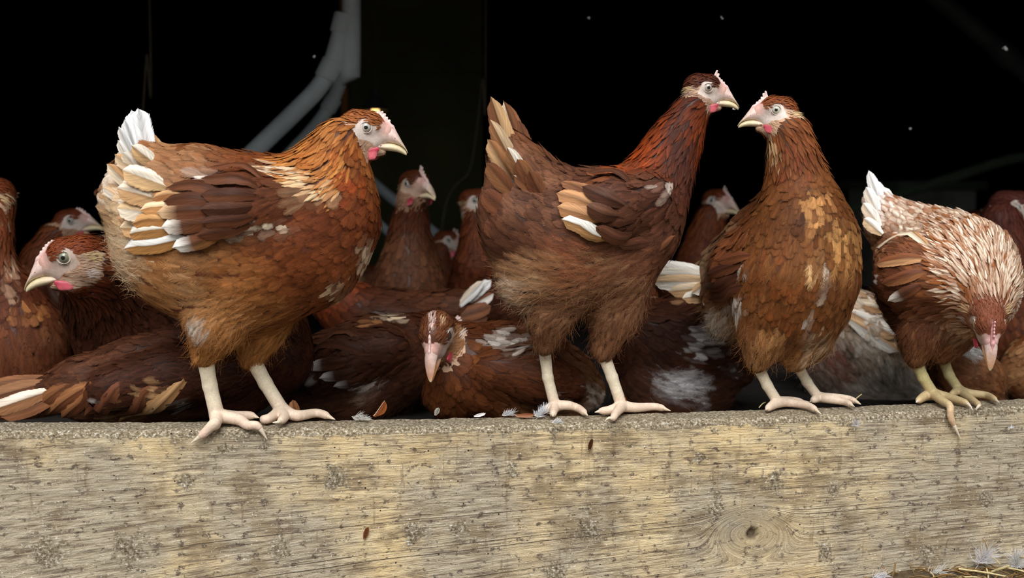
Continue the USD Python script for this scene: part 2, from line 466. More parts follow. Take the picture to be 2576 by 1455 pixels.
def feather_block(shape, base, T, L, Wd, lift, pointed, col, rng, lift0=0.0004, edge=0.16, rim=None, soft=0.6):
    """Contour feathers laid along the bird's surface: (vertices, faces, colours, feather coordinates)."""
    S, HW = ROWS[pointed]
    n, k = len(base), len(S)
    N = shape.grad(base)
    T = T - (T * N).sum(1, keepdims=True) * N
    T /= np.maximum(np.linalg.norm(T, axis=1, keepdims=True), 1e-9)
    an = rng.normal(0, 0.16, n)[:, None]
    B = np.cross(N, T)
    T = T * np.cos(an) + B * np.sin(an)
    B = np.cross(N, T)
    mid = base[:, None] + S[None, :, None] * L[:, None, None] * T[:, None]
    layer = rng.random(n) * 0.0009
    tgt = lift0 + layer[:, None] + S[None] * lift[:, None]
    for _ in range(2):
        g = shape.grad(mid.reshape(-1, 3)).reshape(n, k, 3)
        d = shape(mid.reshape(-1, 3)).reshape(n, k)
        mid = mid + g * np.clip(tgt - d, -0.45 * S[None] * L[:, None], 9)[..., None]
    side = np.cross(g, np.gradient(mid, axis=1))
    side /= np.maximum(np.linalg.norm(side, axis=2, keepdims=True), 1e-9)
    off = (HW[None] * Wd[:, None] / 2)
    cols = np.array([-1.0, 0, 1.0])
    v = mid[:, :, None] + cols[None, None, :, None] * off[:, :, None, None] * side[:, :, None]
    camber = -0.22 * np.abs(cols)[None, None] * off[:, :, None]
    v = v + camber[..., None] * g[:, :, None]
    rnd = rng.random(n)
    fuv = np.stack([np.broadcast_to(cols[None, None], (n, k, 3)), np.broadcast_to(S[None, :, None], (n, k, 3)), np.broadcast_to(rnd[:, None, None], (n, k, 3))], -1)
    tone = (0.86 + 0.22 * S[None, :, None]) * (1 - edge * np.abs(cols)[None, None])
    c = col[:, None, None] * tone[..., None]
    if rim is not None:
        wr = np.clip(np.abs(cols)[None, None, :, None] * 0.85 + np.where(S > 0.85, 0.35, 0.0)[None, :, None, None], 0, 0.9)
        c = c * (1 - wr) + rim[:, None, None] * wr
    i, j = np.meshgrid(np.arange(k - 1), np.arange(2), indexing='ij')
    q = np.stack([i * 3 + j, i * 3 + j + 1, (i + 1) * 3 + j + 1, (i + 1) * 3 + j], -1).reshape(-1, 4)
    f = np.vstack([q[:, [0, 2, 1]], q[:, [0, 3, 2]]])
    f = (f[None] + (np.arange(n) * k * 3)[:, None, None]).reshape(-1, 3)
    vv = v.reshape(-1, 3)
    gn = meshkit.arrays((vv, f), True)[2]
    gn = np.where((gn * np.repeat(g.reshape(-1, 3), 3, 0)).sum(1, keepdims=True) < 0, -gn, gn)
    nn = gn * (1 - soft) + np.repeat(g.reshape(-1, 3), 3, 0) * soft
    nn /= np.maximum(np.linalg.norm(nn, axis=1, keepdims=True), 1e-9)
    return vv, f, np.broadcast_to(c, v.shape).reshape(-1, 3), fuv.reshape(-1, 3), nn


def quill(base, tip, width, normal, ca, cb, bend=0.0, curve=0.0, blunt=0.6, shape=None, lift=0.004, tipc=None, rows=9):
    """One large flight or tail feather, ca above the shaft and cb below it."""
    s = np.linspace(0, 1, rows)
    ax = tip - base
    L = np.linalg.norm(ax)
    ax = ax / L
    n = normal - (normal @ ax) * ax
    n /= np.linalg.norm(n) + 1e-9
    sd = np.cross(n, ax)
    mid = base + s[:, None] * L * ax + (bend * L * 4 * s * (1 - s))[:, None] * n + (curve * L * 4 * s * (1 - s))[:, None] * sd
    nn = np.repeat(n[None], rows, 0)
    if shape is not None:
        for _ in range(3):
            nn = shape.grad(mid)
            mid = mid + nn * np.clip(-0.0015 + (lift + 0.0015) * np.minimum(1, 2.4 * s) - shape(mid), -0.02, 9)[:, None]
        tg = np.gradient(mid, axis=0)
        sdv = np.cross(nn, tg)
        sdv /= np.linalg.norm(sdv, axis=1, keepdims=True) + 1e-9
    else:
        sdv = np.repeat(sd[None], rows, 0)
    hw = width / 2 * np.minimum(1, 0.35 + 1.6 * s) * np.clip((1 - s ** (3 + 5 * blunt)), 0.0, 1) ** 0.6
    hw = np.maximum(hw, width * 0.02)
    t = np.array([-1, -0.5, -0.05, 0.05, 0.5, 1.0])
    v = mid[:, None] + (t[None] * hw[:, None])[..., None] * sdv[:, None]
    v = v + ((np.array([-0.22, -0.05, 0.0, 0.0, -0.05, -0.22])[None] * hw[:, None]) + np.array([0, 0, .0006, .0006, 0, 0])[None])[..., None] * nn[:, None]
    c = np.empty((rows, 6, 3))
    c[:, :3], c[:, 3:] = lin(ca), lin(cb)
    c[:, 2:4] *= 0.62
    if tipc is not None:
        w = np.clip((s - 0.62) / 0.25, 0, 1)[:, None, None]
        c = c * (1 - w) + lin(tipc) * w
    fuv = np.stack([np.broadcast_to(t[None], (rows, 6)), np.broadcast_to(s[:, None], (rows, 6)), np.full((rows, 6), (abs(base[0]) * 97.3 + abs(tip[2]) * 71.1) % 1)], -1)
    i, j = np.meshgrid(np.arange(rows - 1), np.arange(5), indexing='ij')
    q = np.stack([i * 6 + j, i * 6 + j + 1, (i + 1) * 6 + j + 1, (i + 1) * 6 + j], -1).reshape(-1, 4)
    return v.reshape(-1, 3), np.vstack([q[:, [0, 1, 2]], q[:, [0, 2, 3]]]), c.reshape(-1, 3), fuv.reshape(-1, 3)


def loft(sections, n=14):
    """Beak halves: sections (x, ztop, zbot, halfwidth) in head units; returns local vertices, faces, fraction along."""
    s = np.array(sections, float)
    u = np.linspace(0, len(s) - 1, 4 * len(s))
    s = np.stack([np.interp(u, np.arange(len(s)), s[:, i]) for i in range(4)], 1)
    for _ in range(2):
        s[1:-1] = 0.25 * s[:-2] + 0.5 * s[1:-1] + 0.25 * s[2:]
    a = np.arange(n) * 2 * np.pi / n
    zm, hh = (s[:, 1] + s[:, 2]) / 2, (s[:, 1] - s[:, 2]) / 2
    y = s[:, 3:4] * np.cos(a)[None] * (1 - 0.42 * np.clip(np.sin(a), 0, 1)[None])
    z = zm[:, None] + hh[:, None] * np.sin(a)[None]
    x = np.repeat(s[:, :1], n, 1)
    v = np.stack([x, y, z], -1).reshape(-1, 3)
    i, j = np.meshgrid(np.arange(len(s) - 1), np.arange(n), indexing='ij')
    q = np.stack([i * n + j, i * n + (j + 1) % n, (i + 1) * n + (j + 1) % n, (i + 1) * n + j], -1).reshape(-1, 4)
    f = np.vstack([q[:, [0, 2, 1]], q[:, [0, 3, 2]]])
    k = len(v)
    v = np.vstack([v, [[s[-1, 0] + 0.6, 0, zm[-1]]]])
    e = (len(s) - 1) * n
    jj = np.arange(n)
    f = np.vstack([f, np.stack([e + jj, np.full(n, k), e + (jj + 1) % n], 1)])
    return v, f, np.append(np.repeat(np.linspace(0, 1, len(s)), n), 1.0)


UPPER = [(30, 10, -36, 13), (44, 10, -37, 15.5), (54, 8, -38, 16.5), (63, 2.5, -39, 16), (76, -13, -42, 14), (85, -31, -46, 11.5), (93, -44, -52, 8.5), (99, -55, -60, 5), (101, -62, -65, 2)]
LOWER = [(8, -40, -52, 12), (24, -38, -54, 15), (40, -37, -57, 15.5), (58, -37.5, -59, 14), (74, -41, -61, 11.5), (86, -47, -65, 8.5), (94, -54, -68.5, 5.5), (98, -61, -69.5, 2.5)]


def rot(axis, deg):
    a = math.radians(deg)
    c, s = math.cos(a), math.sin(a)
    return np.array({'x': [[1, 0, 0], [0, c, -s], [0, s, c]], 'y': [[c, 0, s], [0, 1, 0], [-s, 0, c]], 'z': [[c, -s, 0], [s, c, 0], [0, 0, 1]]}[axis])


VIEW = np.stack([RIGHT, fh, [0, 0, 1.0]], 1)      # columns: the picture's right, into the scene, up


def bird(name='hen', label='', y0=0.05, head=None, chains=(), legs=(), wing=(), tail=(), pal=None, spots=(), q=1.0, squash=0.86, seed=1, auto_legs=(), skins=None, group=None, fluff_amount=1.0, rims=(), mottle=0.20, scale_f=1.0, regions=()):
    rng = np.random.default_rng(seed)
    pal = {**BROWN, **(pal or {})}
    sk = {**SKINS, **(skins or {})}
    P = lambda px, py, dy=0.0: at_y(px, py, y0 + dy)
    mpp = lambda p: depth(p) / F
    # --- joints
    allj = [P(j[0], j[1], j[2]) for ch in chains for j in ch[1]]
    centre = np.mean(allj, 0)
    shape = Shape(0.018, centre, fh / np.linalg.norm(fh), squash)
    R = s = origin = None
    if head:
        hp = P(head['at'][0], head['at'][1], head.get('dy', 0))
        s = head['s'] * mpp(hp)
        R = VIEW @ rot('z', -head.get('yaw', 0)) @ rot('y', head.get('pitch', 0)) @ rot('x', head.get('roll', 0))
        origin = hp if abs(math.cos(math.radians(head.get('yaw', 0)))) < 0.6 else hp + fh * 30 * s
        loc = lambda x, y, z: origin + R @ (np.array([x, y, z], float) * s)
        for a, b, ra, rb, reg in [((8, 0, 6), (-28, 0, 3), 36, 42, 'crown'), ((46, 0, -9), (6, 0, 2), 18, 34, 'crown'), ((52, 0, -23), (14, 0, -20), 14.5, 27, 'crown'),
                                  ((12, 0, -34), (-30, 0, -28), 25, 39, 'crown'), ((36, 0, -60), (-8, 0, -58), 10, 27, 'crown')]:
            shape.add(loc(*a), loc(*b), ra * s, rb * s, reg)
    else:
        loc = None
    n_head = shape.n_head = len(shape.caps)
    wadd = lambda a_, b_, ra_, rb_, rg_: shape.add(shape.warp(a_), shape.warp(b_), ra_, rb_, rg_)
    if head:
        shape.k_head = 9 * s
    for reg, js in chains:
        prev = None
        for jn in js:
            p = P(jn[0], jn[1], jn[2])
            r = max(jn[3] * mpp(p) - 0.003, 0.006)
            if prev is None and head and len(jn) == 4 and js is chains[0][1]:
                wadd(loc(-42, 0, -16), p, 36 * s, r, 'nape')
            elif prev is not None:
                wadd(prev[0], p, prev[1], r, jn[4] if len(jn) > 4 else reg)
            elif len(js) == 1:
                wadd(p, p + np.array([0, 0, -1e-4]), r, r, reg)
            prev = (p, r)
    for (px, py, dy) in auto_legs:
        a = P(px, py, dy)
        b = np.array([a[0], a[1], FLOOR_Z + 0.008])
        wadd(a, b, 0.012, 0.007, 'leg')
        wadd(b, b - fh * 0.03 + RIGHT * 0.012, 0.007, 0.005, 'leg')
        wadd(b, b + RIGHT * 0.03, 0.007, 0.005, 'leg')
    base = centre.copy()
    # --- feet that the photograph shows
    legshape = None
    claws = []
    foot_base = []
    if legs:
        legshape = Shape(0.003)
        for lg in legs:
            r = lg['r'] * 0.92
            heel = on_top(*lg['ankle'], lg['r'] * 0.92 * 0.00047 * 0.98 + 0.0036)
            yf = heel[1]
            up = [at_y(px, py, yf + dy) for px, py, dy in lg['shank']]
            m = mpp(heel)
            rr = [r * m * k for k in lg.get('rk', (1.12, 0.94, 0.92))]
            foot_base.append(heel)
            pts = up + [heel]
            rad = rr[:len(up)] + [r * 0.98 * m]
            for a, b, ra, rb in zip(pts[:-1], pts[1:], rad[:-1], rad[1:]):
                legshape.add(a, b, ra, rb, 'leg')
            for toe in lg['toes']:
                pp = [heel]
                k = len(toe)
                for i, (px, py) in enumerate(toe):
                    tr = r * m * np.interp(i / max(k - 1, 1), [0, 1], [0.66, 0.42])
                    p = on_top(px, py, tr * 1.0 + 0.0028)
                    if p[1] < -0.001:
                        p = at_y(px, py, -tr - 0.0025)
                    elif p[1] > PLANK_T:
                        p = at_y(px, py, PLANK_T)
                    if p[1] < 0 and pp[-1][1] > 0.001:
                        e_ = pp[-1] + (p - pp[-1]) * 0.5
                        pp.append(np.array([e_[0], -0.3 * tr - 0.001, ztop(e_[0]) + tr * 0.75 + 0.002]))
                    pp.append(p)
                rad = np.interp(np.linspace(0, 1, len(pp)), [0, .3, 1], [0.82, 0.64, 0.34]) * r * m
                sm = bez(pp, 8 * len(pp))
                al = np.concatenate([[0], np.cumsum(np.linalg.norm(np.diff(sm, axis=0), axis=1))])
                sm = np.stack([np.interp(np.linspace(0, al[-1], 20), al, sm[:, i_]) for i_ in range(3)], 1)
                sr = np.interp(np.linspace(0, 1, len(sm)), np.linspace(0, 1, len(pp)), rad)
                cut = int(len(sm) * 0.84)
                for a, b, ra, rb in zip(sm[:cut - 1], sm[1:cut], sr[:cut - 1], sr[1:cut]):
                    legshape.add(a, b, ra, rb, 'leg')
                cl = sm[cut - 1:]
                claws.append((cl, np.linspace(0.92, 0.14, len(cl)) * sr[cut - 1]))
        base = np.mean(foot_base, 0)
        base[2] = ztop(base[0])
    else:
        base[2] = FLOOR_Z
    root = thing(name, label, 'hen', base, group)
    # --- the body: one mesh, finer at the head and feet
    lo, hi = shape.box(0.012)
    v, f = net(shape, lo, hi, 0.0068 * (1.0 if q < 1.15 else 1.25))
    under = lin(pal['breast'][0]) * 0.55
    col = np.repeat(under[None], len(v), 0)
    dcap = shape.dists(v)
    legcap = np.array([c[4] == 'leg' for c in shape.caps])
    if legcap.any():
        col[legcap[dcap.argmin(1)]] = lin(sk['leg']) * 0.9
    parts = [(v, f, col)]
    hv = None
    if head:
        hl, hh_ = loc(-60, -60, -100), loc(105, 60, 60)
        corners = np.array([loc(x, y, z) for x in (-78, 88) for y in (-66, 66) for z in (-98, 54)])
        hvf = net(shape, corners.min(0), corners.max(0), 2.9 * s)
        hv, hf = hvf
        lc = ((hv - origin) @ R) / s
        keep = (lc[:, 0] > -76) & (np.abs(lc[:, 1]) < 66) & (lc[:, 2] > -97)
        hf = hf[keep[hf].all(1)]
        hc = np.repeat(lin(pal['crown'][0])[None] * 0.85, len(hv), 0)
        hc[lc[:, 2] < 8] = lin(sk['cheek']) * 0.85
        xz = lc[:, [0, 2]]
        ez, cz = inside(xz, EYE_ZONE), inside(xz, CHEEK_ZONE)
        nz = vnoise(lc, 0.09, seed)[:, None]
        hc[cz] = (lin(sk['cheek']) * (0.75 + 0.5 * nz))[cz]
        e = lin(sk['eye']) * (0.8 + 0.35 * nz)
        lw = np.clip((lc[:, 0] - 22) / 22, 0, 1)[:, None] * np.clip((lc[:, 2] + 34) / 22, 0, 1)[:, None]
        e = e * (1 - lw) + lin(sk['lore']) * (0.85 + 0.3 * nz) * lw
        hc[ez] = e[ez]
        inner = ((v - origin) @ R) / s
        core = (inner[:, 0] > -58) & (np.abs(inner[:, 1]) < 56) & (inner[:, 2] > -80)
        parts[0] = (v, f[~core[f].any(1)], col)
        parts.append((hv, hf, hc))
    if legshape:
        bl, bh = legshape.box(0.006)
        lv, lf = net(legshape, bl, bh, 0.0017)
        c = lin(sk['leg']) * (0.85 + 0.3 * vnoise(lv, 160, seed))[:, None]
        low = np.clip((ztop(0) + 0.035 - lv[:, 2]) / 0.035, 0, 1)[:, None]
        c = c * (1 - 0.8 * low) + 0.8 * low * lin(sk.get('toe', (222, 188, 170))) * (0.85 + 0.3 * vnoise(lv, 220, seed + 3))[:, None]
        parts.append((lv, lf, c))
    nV, V, Fc, C = 0, [], [], []
    for a, b, c in parts:
        V.append(a), Fc.append(b + nV), C.append(c)
        nV += len(a)
    V, Fc, C = np.vstack(V), np.vstack(Fc), np.vstack(C)
    used = np.unique(Fc)
    remap = -np.ones(len(V), int)
    remap[used] = np.arange(len(used))
    put(root, 'body', V[used], remap[Fc], M_SKIN, base, C[used])
    for pts, rad in claws:
        cv, cf = tube_mesh(pts, rad, 8)
        put(root, 'claw', cv, cf, M_HORN, base, np.repeat(lin((226, 208, 184))[None], len(cv), 0))
    # --- plumage
    regs = [c[4] for c in shape.caps]
    names = sorted(set(regs) | {'cheek'})
    sp_table = np.array([REG[r][0] for r in regs]) * U0 * q * scale_f

    def spacing(p):
        d = shape.dists(p)
        sp = np.minimum(sp_table[d.argmin(1)], 1.0)
        pq = pix(p)
        for rname, poly in regions:
            sp[inside(pq, np.array(poly, float)) & (sp < 0.9)] = REG[rname][0] * U0 * q * scale_f
        if head:
            l = ((p - origin) @ R) / s
            near = (np.abs(l[:, 0]) < 90) & (l[:, 2] > -80) & (np.abs(l[:, 1]) < 60)
            ck = inside(l[:, [0, 2]], CHEEK_ZONE) & (np.abs(l[:, 1]) < 58)
            sp[ck] = REG['cheek'][0] * U0 * q
            sp[near & inside(l[:, [0, 2]], EYE_ZONE) & (np.abs(l[:, 1]) > 6)] = 1.0
        return sp
    bv = np.vstack([parts[0][0]] + ([parts[1][0]] if head else []))
    bf = np.vstack([parts[0][1]] + ([parts[1][1] + len(parts[0][0])] if head else []))
    pts = scatter(bv, bf, 4.0, spacing, rng)
    d = shape.dists(pts)
    ok = spacing(pts) < 0.9
    pts, d = pts[ok], d[ok]
    w = np.exp(-np.clip((d - d.min(1, keepdims=True)) / 0.009, 0, 40))
    dirs = np.array([(b - a) / max(np.linalg.norm(b - a), 1e-9) if np.linalg.norm(b - a) > 2e-4 else np.array([0, 0, -1.0]) for a, b, *_ in shape.caps])
    T = w @ dirs
    which = d.argmin(1)
    reg = np.array(regs, object)[which]
    sc = np.ones(len(pts))
    lcl = np.zeros((len(pts), 3))
    if head:
        lcl = ((pts - origin) @ R) / s
        hd = which < n_head
        hm = min(s / U0, 1.1)
        sc[hd] = hm
        cz = inside(lcl[:, [0, 2]], CHEEK_ZONE) & (np.abs(lcl[:, 1]) < 58)
        reg[cz] = 'cheek'
        T[cz & ~hd] = -R[:, 0] * 0.9 - R[:, 2] * 0.3
        mid_comb = hd & (np.abs(lcl[:, 1]) < 5) & (lcl[:, 0] > 26) & (lcl[:, 2] > -20)
        beakish = hd & ((lcl[:, 0] > 46) & (lcl[:, 2] > -48) | (lcl[:, 0] > 38) & (lcl[:, 2] > 0))
        ok = ~(mid_comb | beakish)
        pts, T, reg, sc, lcl = pts[ok], T[ok], reg[ok], sc[ok], lcl[ok]
    pp = pix(pts)
    n = len(pts)
    dsel = shape.dists(pts)
    for rname, poly in regions:
        reg[inside(pp + rng.normal(0, 6, pp.shape), np.array(poly, float)) & (reg != 'cheek') & (reg != 'crown')] = rname
    mixv = np.clip(0.5 + 1.1 * (vnoise(pts, 22, seed) - 0.5) + rng.normal(0, mottle, n), 0, 1)[:, None]
    gain_of = lambda r: GAIN.get(r, 0.57) if r not in rims else 1
    capc = [np.array([lin(pal[r_][k]) * gain_of(r_) for r_ in regs]) for k in (0, 1)]
    wb = np.exp(-np.clip((dsel - dsel.min(1, keepdims=True)) / 0.006, 0, 40))
    wb /= wb.sum(1, keepdims=True)
    ca, cb = wb @ capc[0], wb @ capc[1]
    own = reg != np.array(regs, object)[dsel.argmin(1)]
    for r in set(reg[own]):
        m = own & (reg == r)
        ca[m], cb[m] = lin(pal[r][0]) * gain_of(r), lin(pal[r][1]) * gain_of(r)
    col = ca * (1 - mixv) + cb * mixv
    col *= np.exp(rng.normal(0, 0.08, n))[:, None]
    if head:
        ear = (((lcl[:, 0] + 56) / 15) ** 2 + ((lcl[:, 2] + 4) / 11) ** 2 < 1) & (np.abs(lcl[:, 1]) > 20) & np.isin(reg, ('crown', 'cheek'))
        col[ear] = lin((222, 190, 142)) * (0.8 + 0.4 * rng.random(ear.sum()))[:, None]
        lobe = (((lcl[:, 0] + 48) / 12) ** 2 + ((lcl[:, 2] + 42) / 12) ** 2 < 1) & (np.abs(lcl[:, 1]) > 20) & np.isin(reg, ('crown', 'cheek'))
        col[lobe] = lin((232, 214, 202))
    for sx, sy, rx, ry, rgb, prob in spots:
        dd = ((pp[:, 0] - sx) / rx) ** 2 + ((pp[:, 1] - sy) / ry) ** 2
        w_ = np.clip(1.35 - dd + 0.7 * (rng.random(n) - 0.5), 0, 1) * np.where(rng.random(n) < prob, rng.uniform(0.5, 1.0, n), 0.12)
        w_ = w_[:, None]
        col = col * (1 - w_) + w_ * lin(rgb) * np.exp(rng.normal(0, 0.06, n))[:, None]
    stores = {False: [[], [], [], [], 0, []], True: [[], [], [], [], 0, []]}
    for r in sorted(set(reg)):
        m = reg == r
        spc, L, Wd, lf_, pointed = REG[r]
        kk = scale_f * sc[m] * U0 * np.exp(rng.normal(0, 0.12, m.sum())) * (1 + 0.5 * (q - 1))
        lift = lf_ * U0 * np.exp(rng.normal(0, 0.35, m.sum()))
        if head and r == 'cheek':
            lift = np.where(ear_of(lcl[m]), lift * 4, lift)
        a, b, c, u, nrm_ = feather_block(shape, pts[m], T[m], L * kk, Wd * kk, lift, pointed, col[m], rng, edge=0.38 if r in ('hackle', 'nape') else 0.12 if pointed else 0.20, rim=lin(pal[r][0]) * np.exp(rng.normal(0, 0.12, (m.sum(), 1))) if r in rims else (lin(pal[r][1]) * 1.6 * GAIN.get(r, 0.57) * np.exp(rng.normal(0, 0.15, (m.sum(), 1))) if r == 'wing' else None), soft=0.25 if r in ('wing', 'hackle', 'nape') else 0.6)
        st = stores[r in ('fluff', 'thigh', 'belly', 'cheek')]
        st[0].append(a), st[1].append(b + st[4]), st[2].append(c), st[3].append(u), st[5].append(nrm_)
        st[4] += len(a)
    for soft, st in stores.items():
        if st[4]:
            put(root, 'soft_plumage' if soft else 'plumage', np.vstack(st[0]), np.vstack(st[1]), M_SOFT if soft else M_FEATHER, base, np.vstack(st[2]), np.vstack(st[3]), kind='stuff', normals=np.vstack(st[5]))
    # --- loose down as fine strands
    sel, reps = [], []
    for r, k in STRAND.items():
        m = np.nonzero(reg == r)[0]
        sel += list(np.repeat(m, max(int(k * fluff_amount * 4), 0)))
    if sel and fluff_amount > 0:
        sel = np.array(sel)
        b0 = pts[sel] + rng.normal(0, 0.005, (len(sel), 3))
        g = shape.grad(b0)
        t = T[sel] / np.linalg.norm(T[sel], axis=1, keepdims=True)
        t = t + rng.normal(0, 0.35, t.shape)
        t -= (t * g).sum(1, keepdims=True) * g
        t /= np.linalg.norm(t, axis=1, keepdims=True)
        L = U0 * rng.uniform(16, 36, len(sel))
        ss = np.array([0.0, 0.35, 0.7, 1.0])
        cv = b0[:, None] + ss[None, :, None] * L[:, None, None] * t[:, None]
        dd = shape(cv.reshape(-1, 3)).reshape(len(sel), 4)
        gg = np.repeat(g[:, None], 4, 1)
        want = 0.002 + (0.004 + 0.008 * rng.random(len(sel)))[:, None] * ss[None] ** 1.3
        cv = cv + gg * np.clip(want - dd, -0.5 * ss[None] * L[:, None], 1)[..., None]
        wav = rng.normal(0, 0.004, (len(sel), 1, 3)) * np.array([0, .15, .55, 1.0])[None, :, None] ** 1.5
        cv = cv + wav
        cc = col[sel] * np.exp(rng.normal(0.0, 0.15, len(sel)))[:, None]
        p_ = path_for(root, 'down')
        cu = UsdGeom.BasisCurves.Define(stage, p_)
        cu.CreateTypeAttr('linear')
        cu.CreateCurveVertexCountsAttr(Vt.IntArray.FromNumpy(np.full(len(sel), 4, np.int32)))
        cu.CreatePointsAttr(Vt.Vec3fArray.FromNumpy((cv.reshape(-1, 3) - base).astype(np.float32)))
        cu.CreateWidthsAttr(Vt.FloatArray.FromNumpy(np.tile(np.array([.00018, .00016, .00013, .00007], np.float32), len(sel))))
        cu.SetWidthsInterpolation('vertex')
        UsdGeom.PrimvarsAPI(cu).CreatePrimvar('Col', Sdf.ValueTypeNames.Color3fArray, 'vertex').Set(Vt.Vec3fArray.FromNumpy(np.repeat(cc, 4, 0).astype(np.float32)))
        UsdShade.MaterialBindingAPI.Apply(cu.GetPrim()).Bind(M_FLUFF)
        tag(cu.GetPrim(), kind='stuff')
    # --- wing and tail quills, each one its own part
    for (bx, by, tx, ty, wd, c1, c2, *o) in wing:
        o = o[0] if o else {}
        pb, pt = [surface_at(shape, x, y, P(x, y)) for x, y in ((bx, by), (tx, ty))]
        a = quill(pb, pt, wd * mpp(pb), CAM - pb, c1, c2, shape=shape, lift=o.get('lift', 0.007), blunt=o.get('blunt', 0.5), tipc=o.get('tip'))
        put(root, 'wing_feather', a[0], a[1], M_QUILL, base, a[2], a[3])
    for (bx, by, bdy, tx, ty, tdy, wd, c1, c2, *o) in tail:
        o = o[0] if o else {}
        pb, pt = P(bx, by, bdy), P(tx, ty, tdy)
        nrm = (CAM - pb) / np.linalg.norm(CAM - pb) + np.array([0, 0, o.get('tilt', 0.3)])
        a = quill(pb, pt, wd * mpp(pb), nrm, c1, c2, bend=o.get('bend', 0.02), curve=o.get('curve', 0.0), blunt=o.get('blunt', 0.7), tipc=o.get('tip'))
        put(root, 'tail_feather', a[0], a[1], M_QUILL, base, a[2], a[3])
    if not head:
        return shape
    # --- beak, eyes, comb, wattles
    for sec, nm in ((UPPER, 'upper_beak'), (LOWER, 'lower_beak')):
        lv, lf, u = loft(sec)
        wv = origin + (lv * s) @ R.T
        u = u[:, None]
        ub = np.clip((u - 0.45) / 0.4, 0, 1) if nm == 'upper_beak' else np.clip(u / 0.5, 0, 1)
        c = lin(sk['beak']) * (1 - ub) + lin(sk['tip']) * ub
        if nm == 'upper_beak':
            rim = np.clip(1 - np.abs(lv[:, 2:3] - np.interp(lv[:, 0], [30, 62, 85, 100], [-40, -40, -46, -62])[:, None]) / 7, 0, 1)
            c = c * (1 - rim) + lin((232, 216, 180)) * rim
            m = np.exp(-((u - 0.78) / 0.16) ** 2) * (1 - rim)
            c = c * (1 - 0.45 * m) + lin((186, 146, 136)) * 0.45 * m
        put(root, nm, wv, lf, M_HORN, base, np.clip(c, 0, 1))
    for sd in (-1, 1):
        yv = 12.6 * sd
        a = np.array([[66, yv * 1.08, -23], [76, yv * 0.9, -31]], float)
        tv, tf = tube_mesh(bez(a, 6), np.array([.6, 1.5, 1.9, 1.8, 1.3, .5]), 8)
        put(root, 'nostril', origin + (tv * s) @ R.T, tf, M_HORN, base, np.repeat(lin((128, 82, 74))[None], len(tv), 0))
    comb = Shape(3.0)
    hs = head.get('comb', (9, 11, 8, 6, 5))
    xs = np.linspace(26, 60, len(hs) + 1)
    zf = lambda x: np.interp(x, [20, 28, 45, 62, 74], [38, 33, 21, 6, -9])
    cr = head.get('comb_r', 1.0)
    comb.add((22, 0, 33), (36, 0, 25), 6 * cr, 7.5 * cr, '')
    comb.add((36, 0, 23), (60, 0, 0), 7.5 * cr, 8 * cr, '')
    comb.add((60, 0, 0), (72, 0, -15), 8 * cr, 4 * cr, '')
    for h_, x in zip(hs, xs):
        z = zf(x)
        comb.add((x, 0, z), (x + 0.5 * h_, 0, z + 1.15 * h_), 4.4 * cr, 3.4 * cr, '')
    squashed = lambda p: comb(p * np.array([1, 1.35, 1]))
    cl, ch = comb.box(4)
    cv, cf = net(squashed, cl, ch, 1.5)
    tint = np.clip((vnoise(cv, 0.2, seed)[:, None] - 0.3) * 1.6, 0, 1)
    root_pink = np.clip((zf(cv[:, 0]) + 3 - cv[:, 2]) / 8, 0, 1)[:, None]
    cc = lin(sk['comb']) * (1 - 0.6 * root_pink) + 0.6 * root_pink * lin((220, 150, 146))
    put(root, 'comb', origin + (cv * s) @ R.T, cf, M_HORN, base, cc * (0.86 + 0.25 * tint))
    wk = head.get('wattle', 1.0)
    for sd in (-1, 1):
        wt = Shape(7.0)
        y = 21 * sd
        wt.add((-15, 0, -61), (26, 0, -54), 3.5, 5.5, '')
        wt.add((-6, 0, -63 - 4 * wk), (19, 0, -60 - 4 * wk), 6.5, 7.5, '')
        wt.add((0, 0, -64 - 8 * wk), (15, 0, -62 - 8 * wk), 6.5, 7.0, '')
        bl, bh = wt.box(4)
        v_, f_ = net(lambda p: wt(p * np.array([1, 1.9, 1])), bl, bh, 1.7)
        # set against the cheek
        off = max(surface_out(shape, origin, R, s, 6, -58, sd), surface_out(shape, origin, R, s, 6, -72, sd)) + 1.6
        v_ = v_ + np.array([0, off * sd, 0])
        dk = np.clip((-58 - v_[:, 2]) / 14, 0, 1)[:, None]
        put(root, 'wattle', origin + (v_ * s) @ R.T, f_, M_HORN, base, lin((178, 60, 76)) * (1 - dk) + lin(sk['wattle']) * dk)
    for sd in (-1, 1):
        off = surface_out(shape, origin, R, s, 0, 0, sd)
        pc = loc(0, off * sd, 0)
        nrm = shape.grad(pc[None])[0]
        nrm = nrm - 0.35 * (nrm @ R[:, 2]) * R[:, 2]
        nrm /= np.linalg.norm(nrm)
        ce = pc - nrm * 8.4 * s
        e1 = R[:, 0] - (R[:, 0] @ nrm) * nrm
        e1 /= np.linalg.norm(e1)
        e2 = np.cross(nrm, e1)
        th = np.radians(np.array([0, 8, 17, 19, 22, 30, 40, 50, 56, 60, 66, 74, 84, 100, 130]))
        ph = np.arange(28) * 2 * np.pi / 28
        er = 14.2 * s
        sv = ce + er * (np.cos(th)[:, None, None] * nrm + np.sin(th)[:, None, None] * (np.cos(ph)[None, :, None] * e1 + np.sin(ph)[None, :, None] * e2))
        iris = np.array(head.get('iris', (172, 170, 160)), float)
        tab = [lin((8, 10, 12))] * 3 + [lin((30, 30, 32))] + [lin(iris)] * 3 + [lin(iris * 1.02)] + [lin(iris * 0.62)] + [lin((58, 56, 58))] + [lin((90, 84, 84))] + [lin((206, 196, 190))] * 4
        sc_ = np.repeat(np.array(tab)[:, None], 28, 1)
        i, j = np.meshgrid(np.arange(len(th) - 1), np.arange(28), indexing='ij')
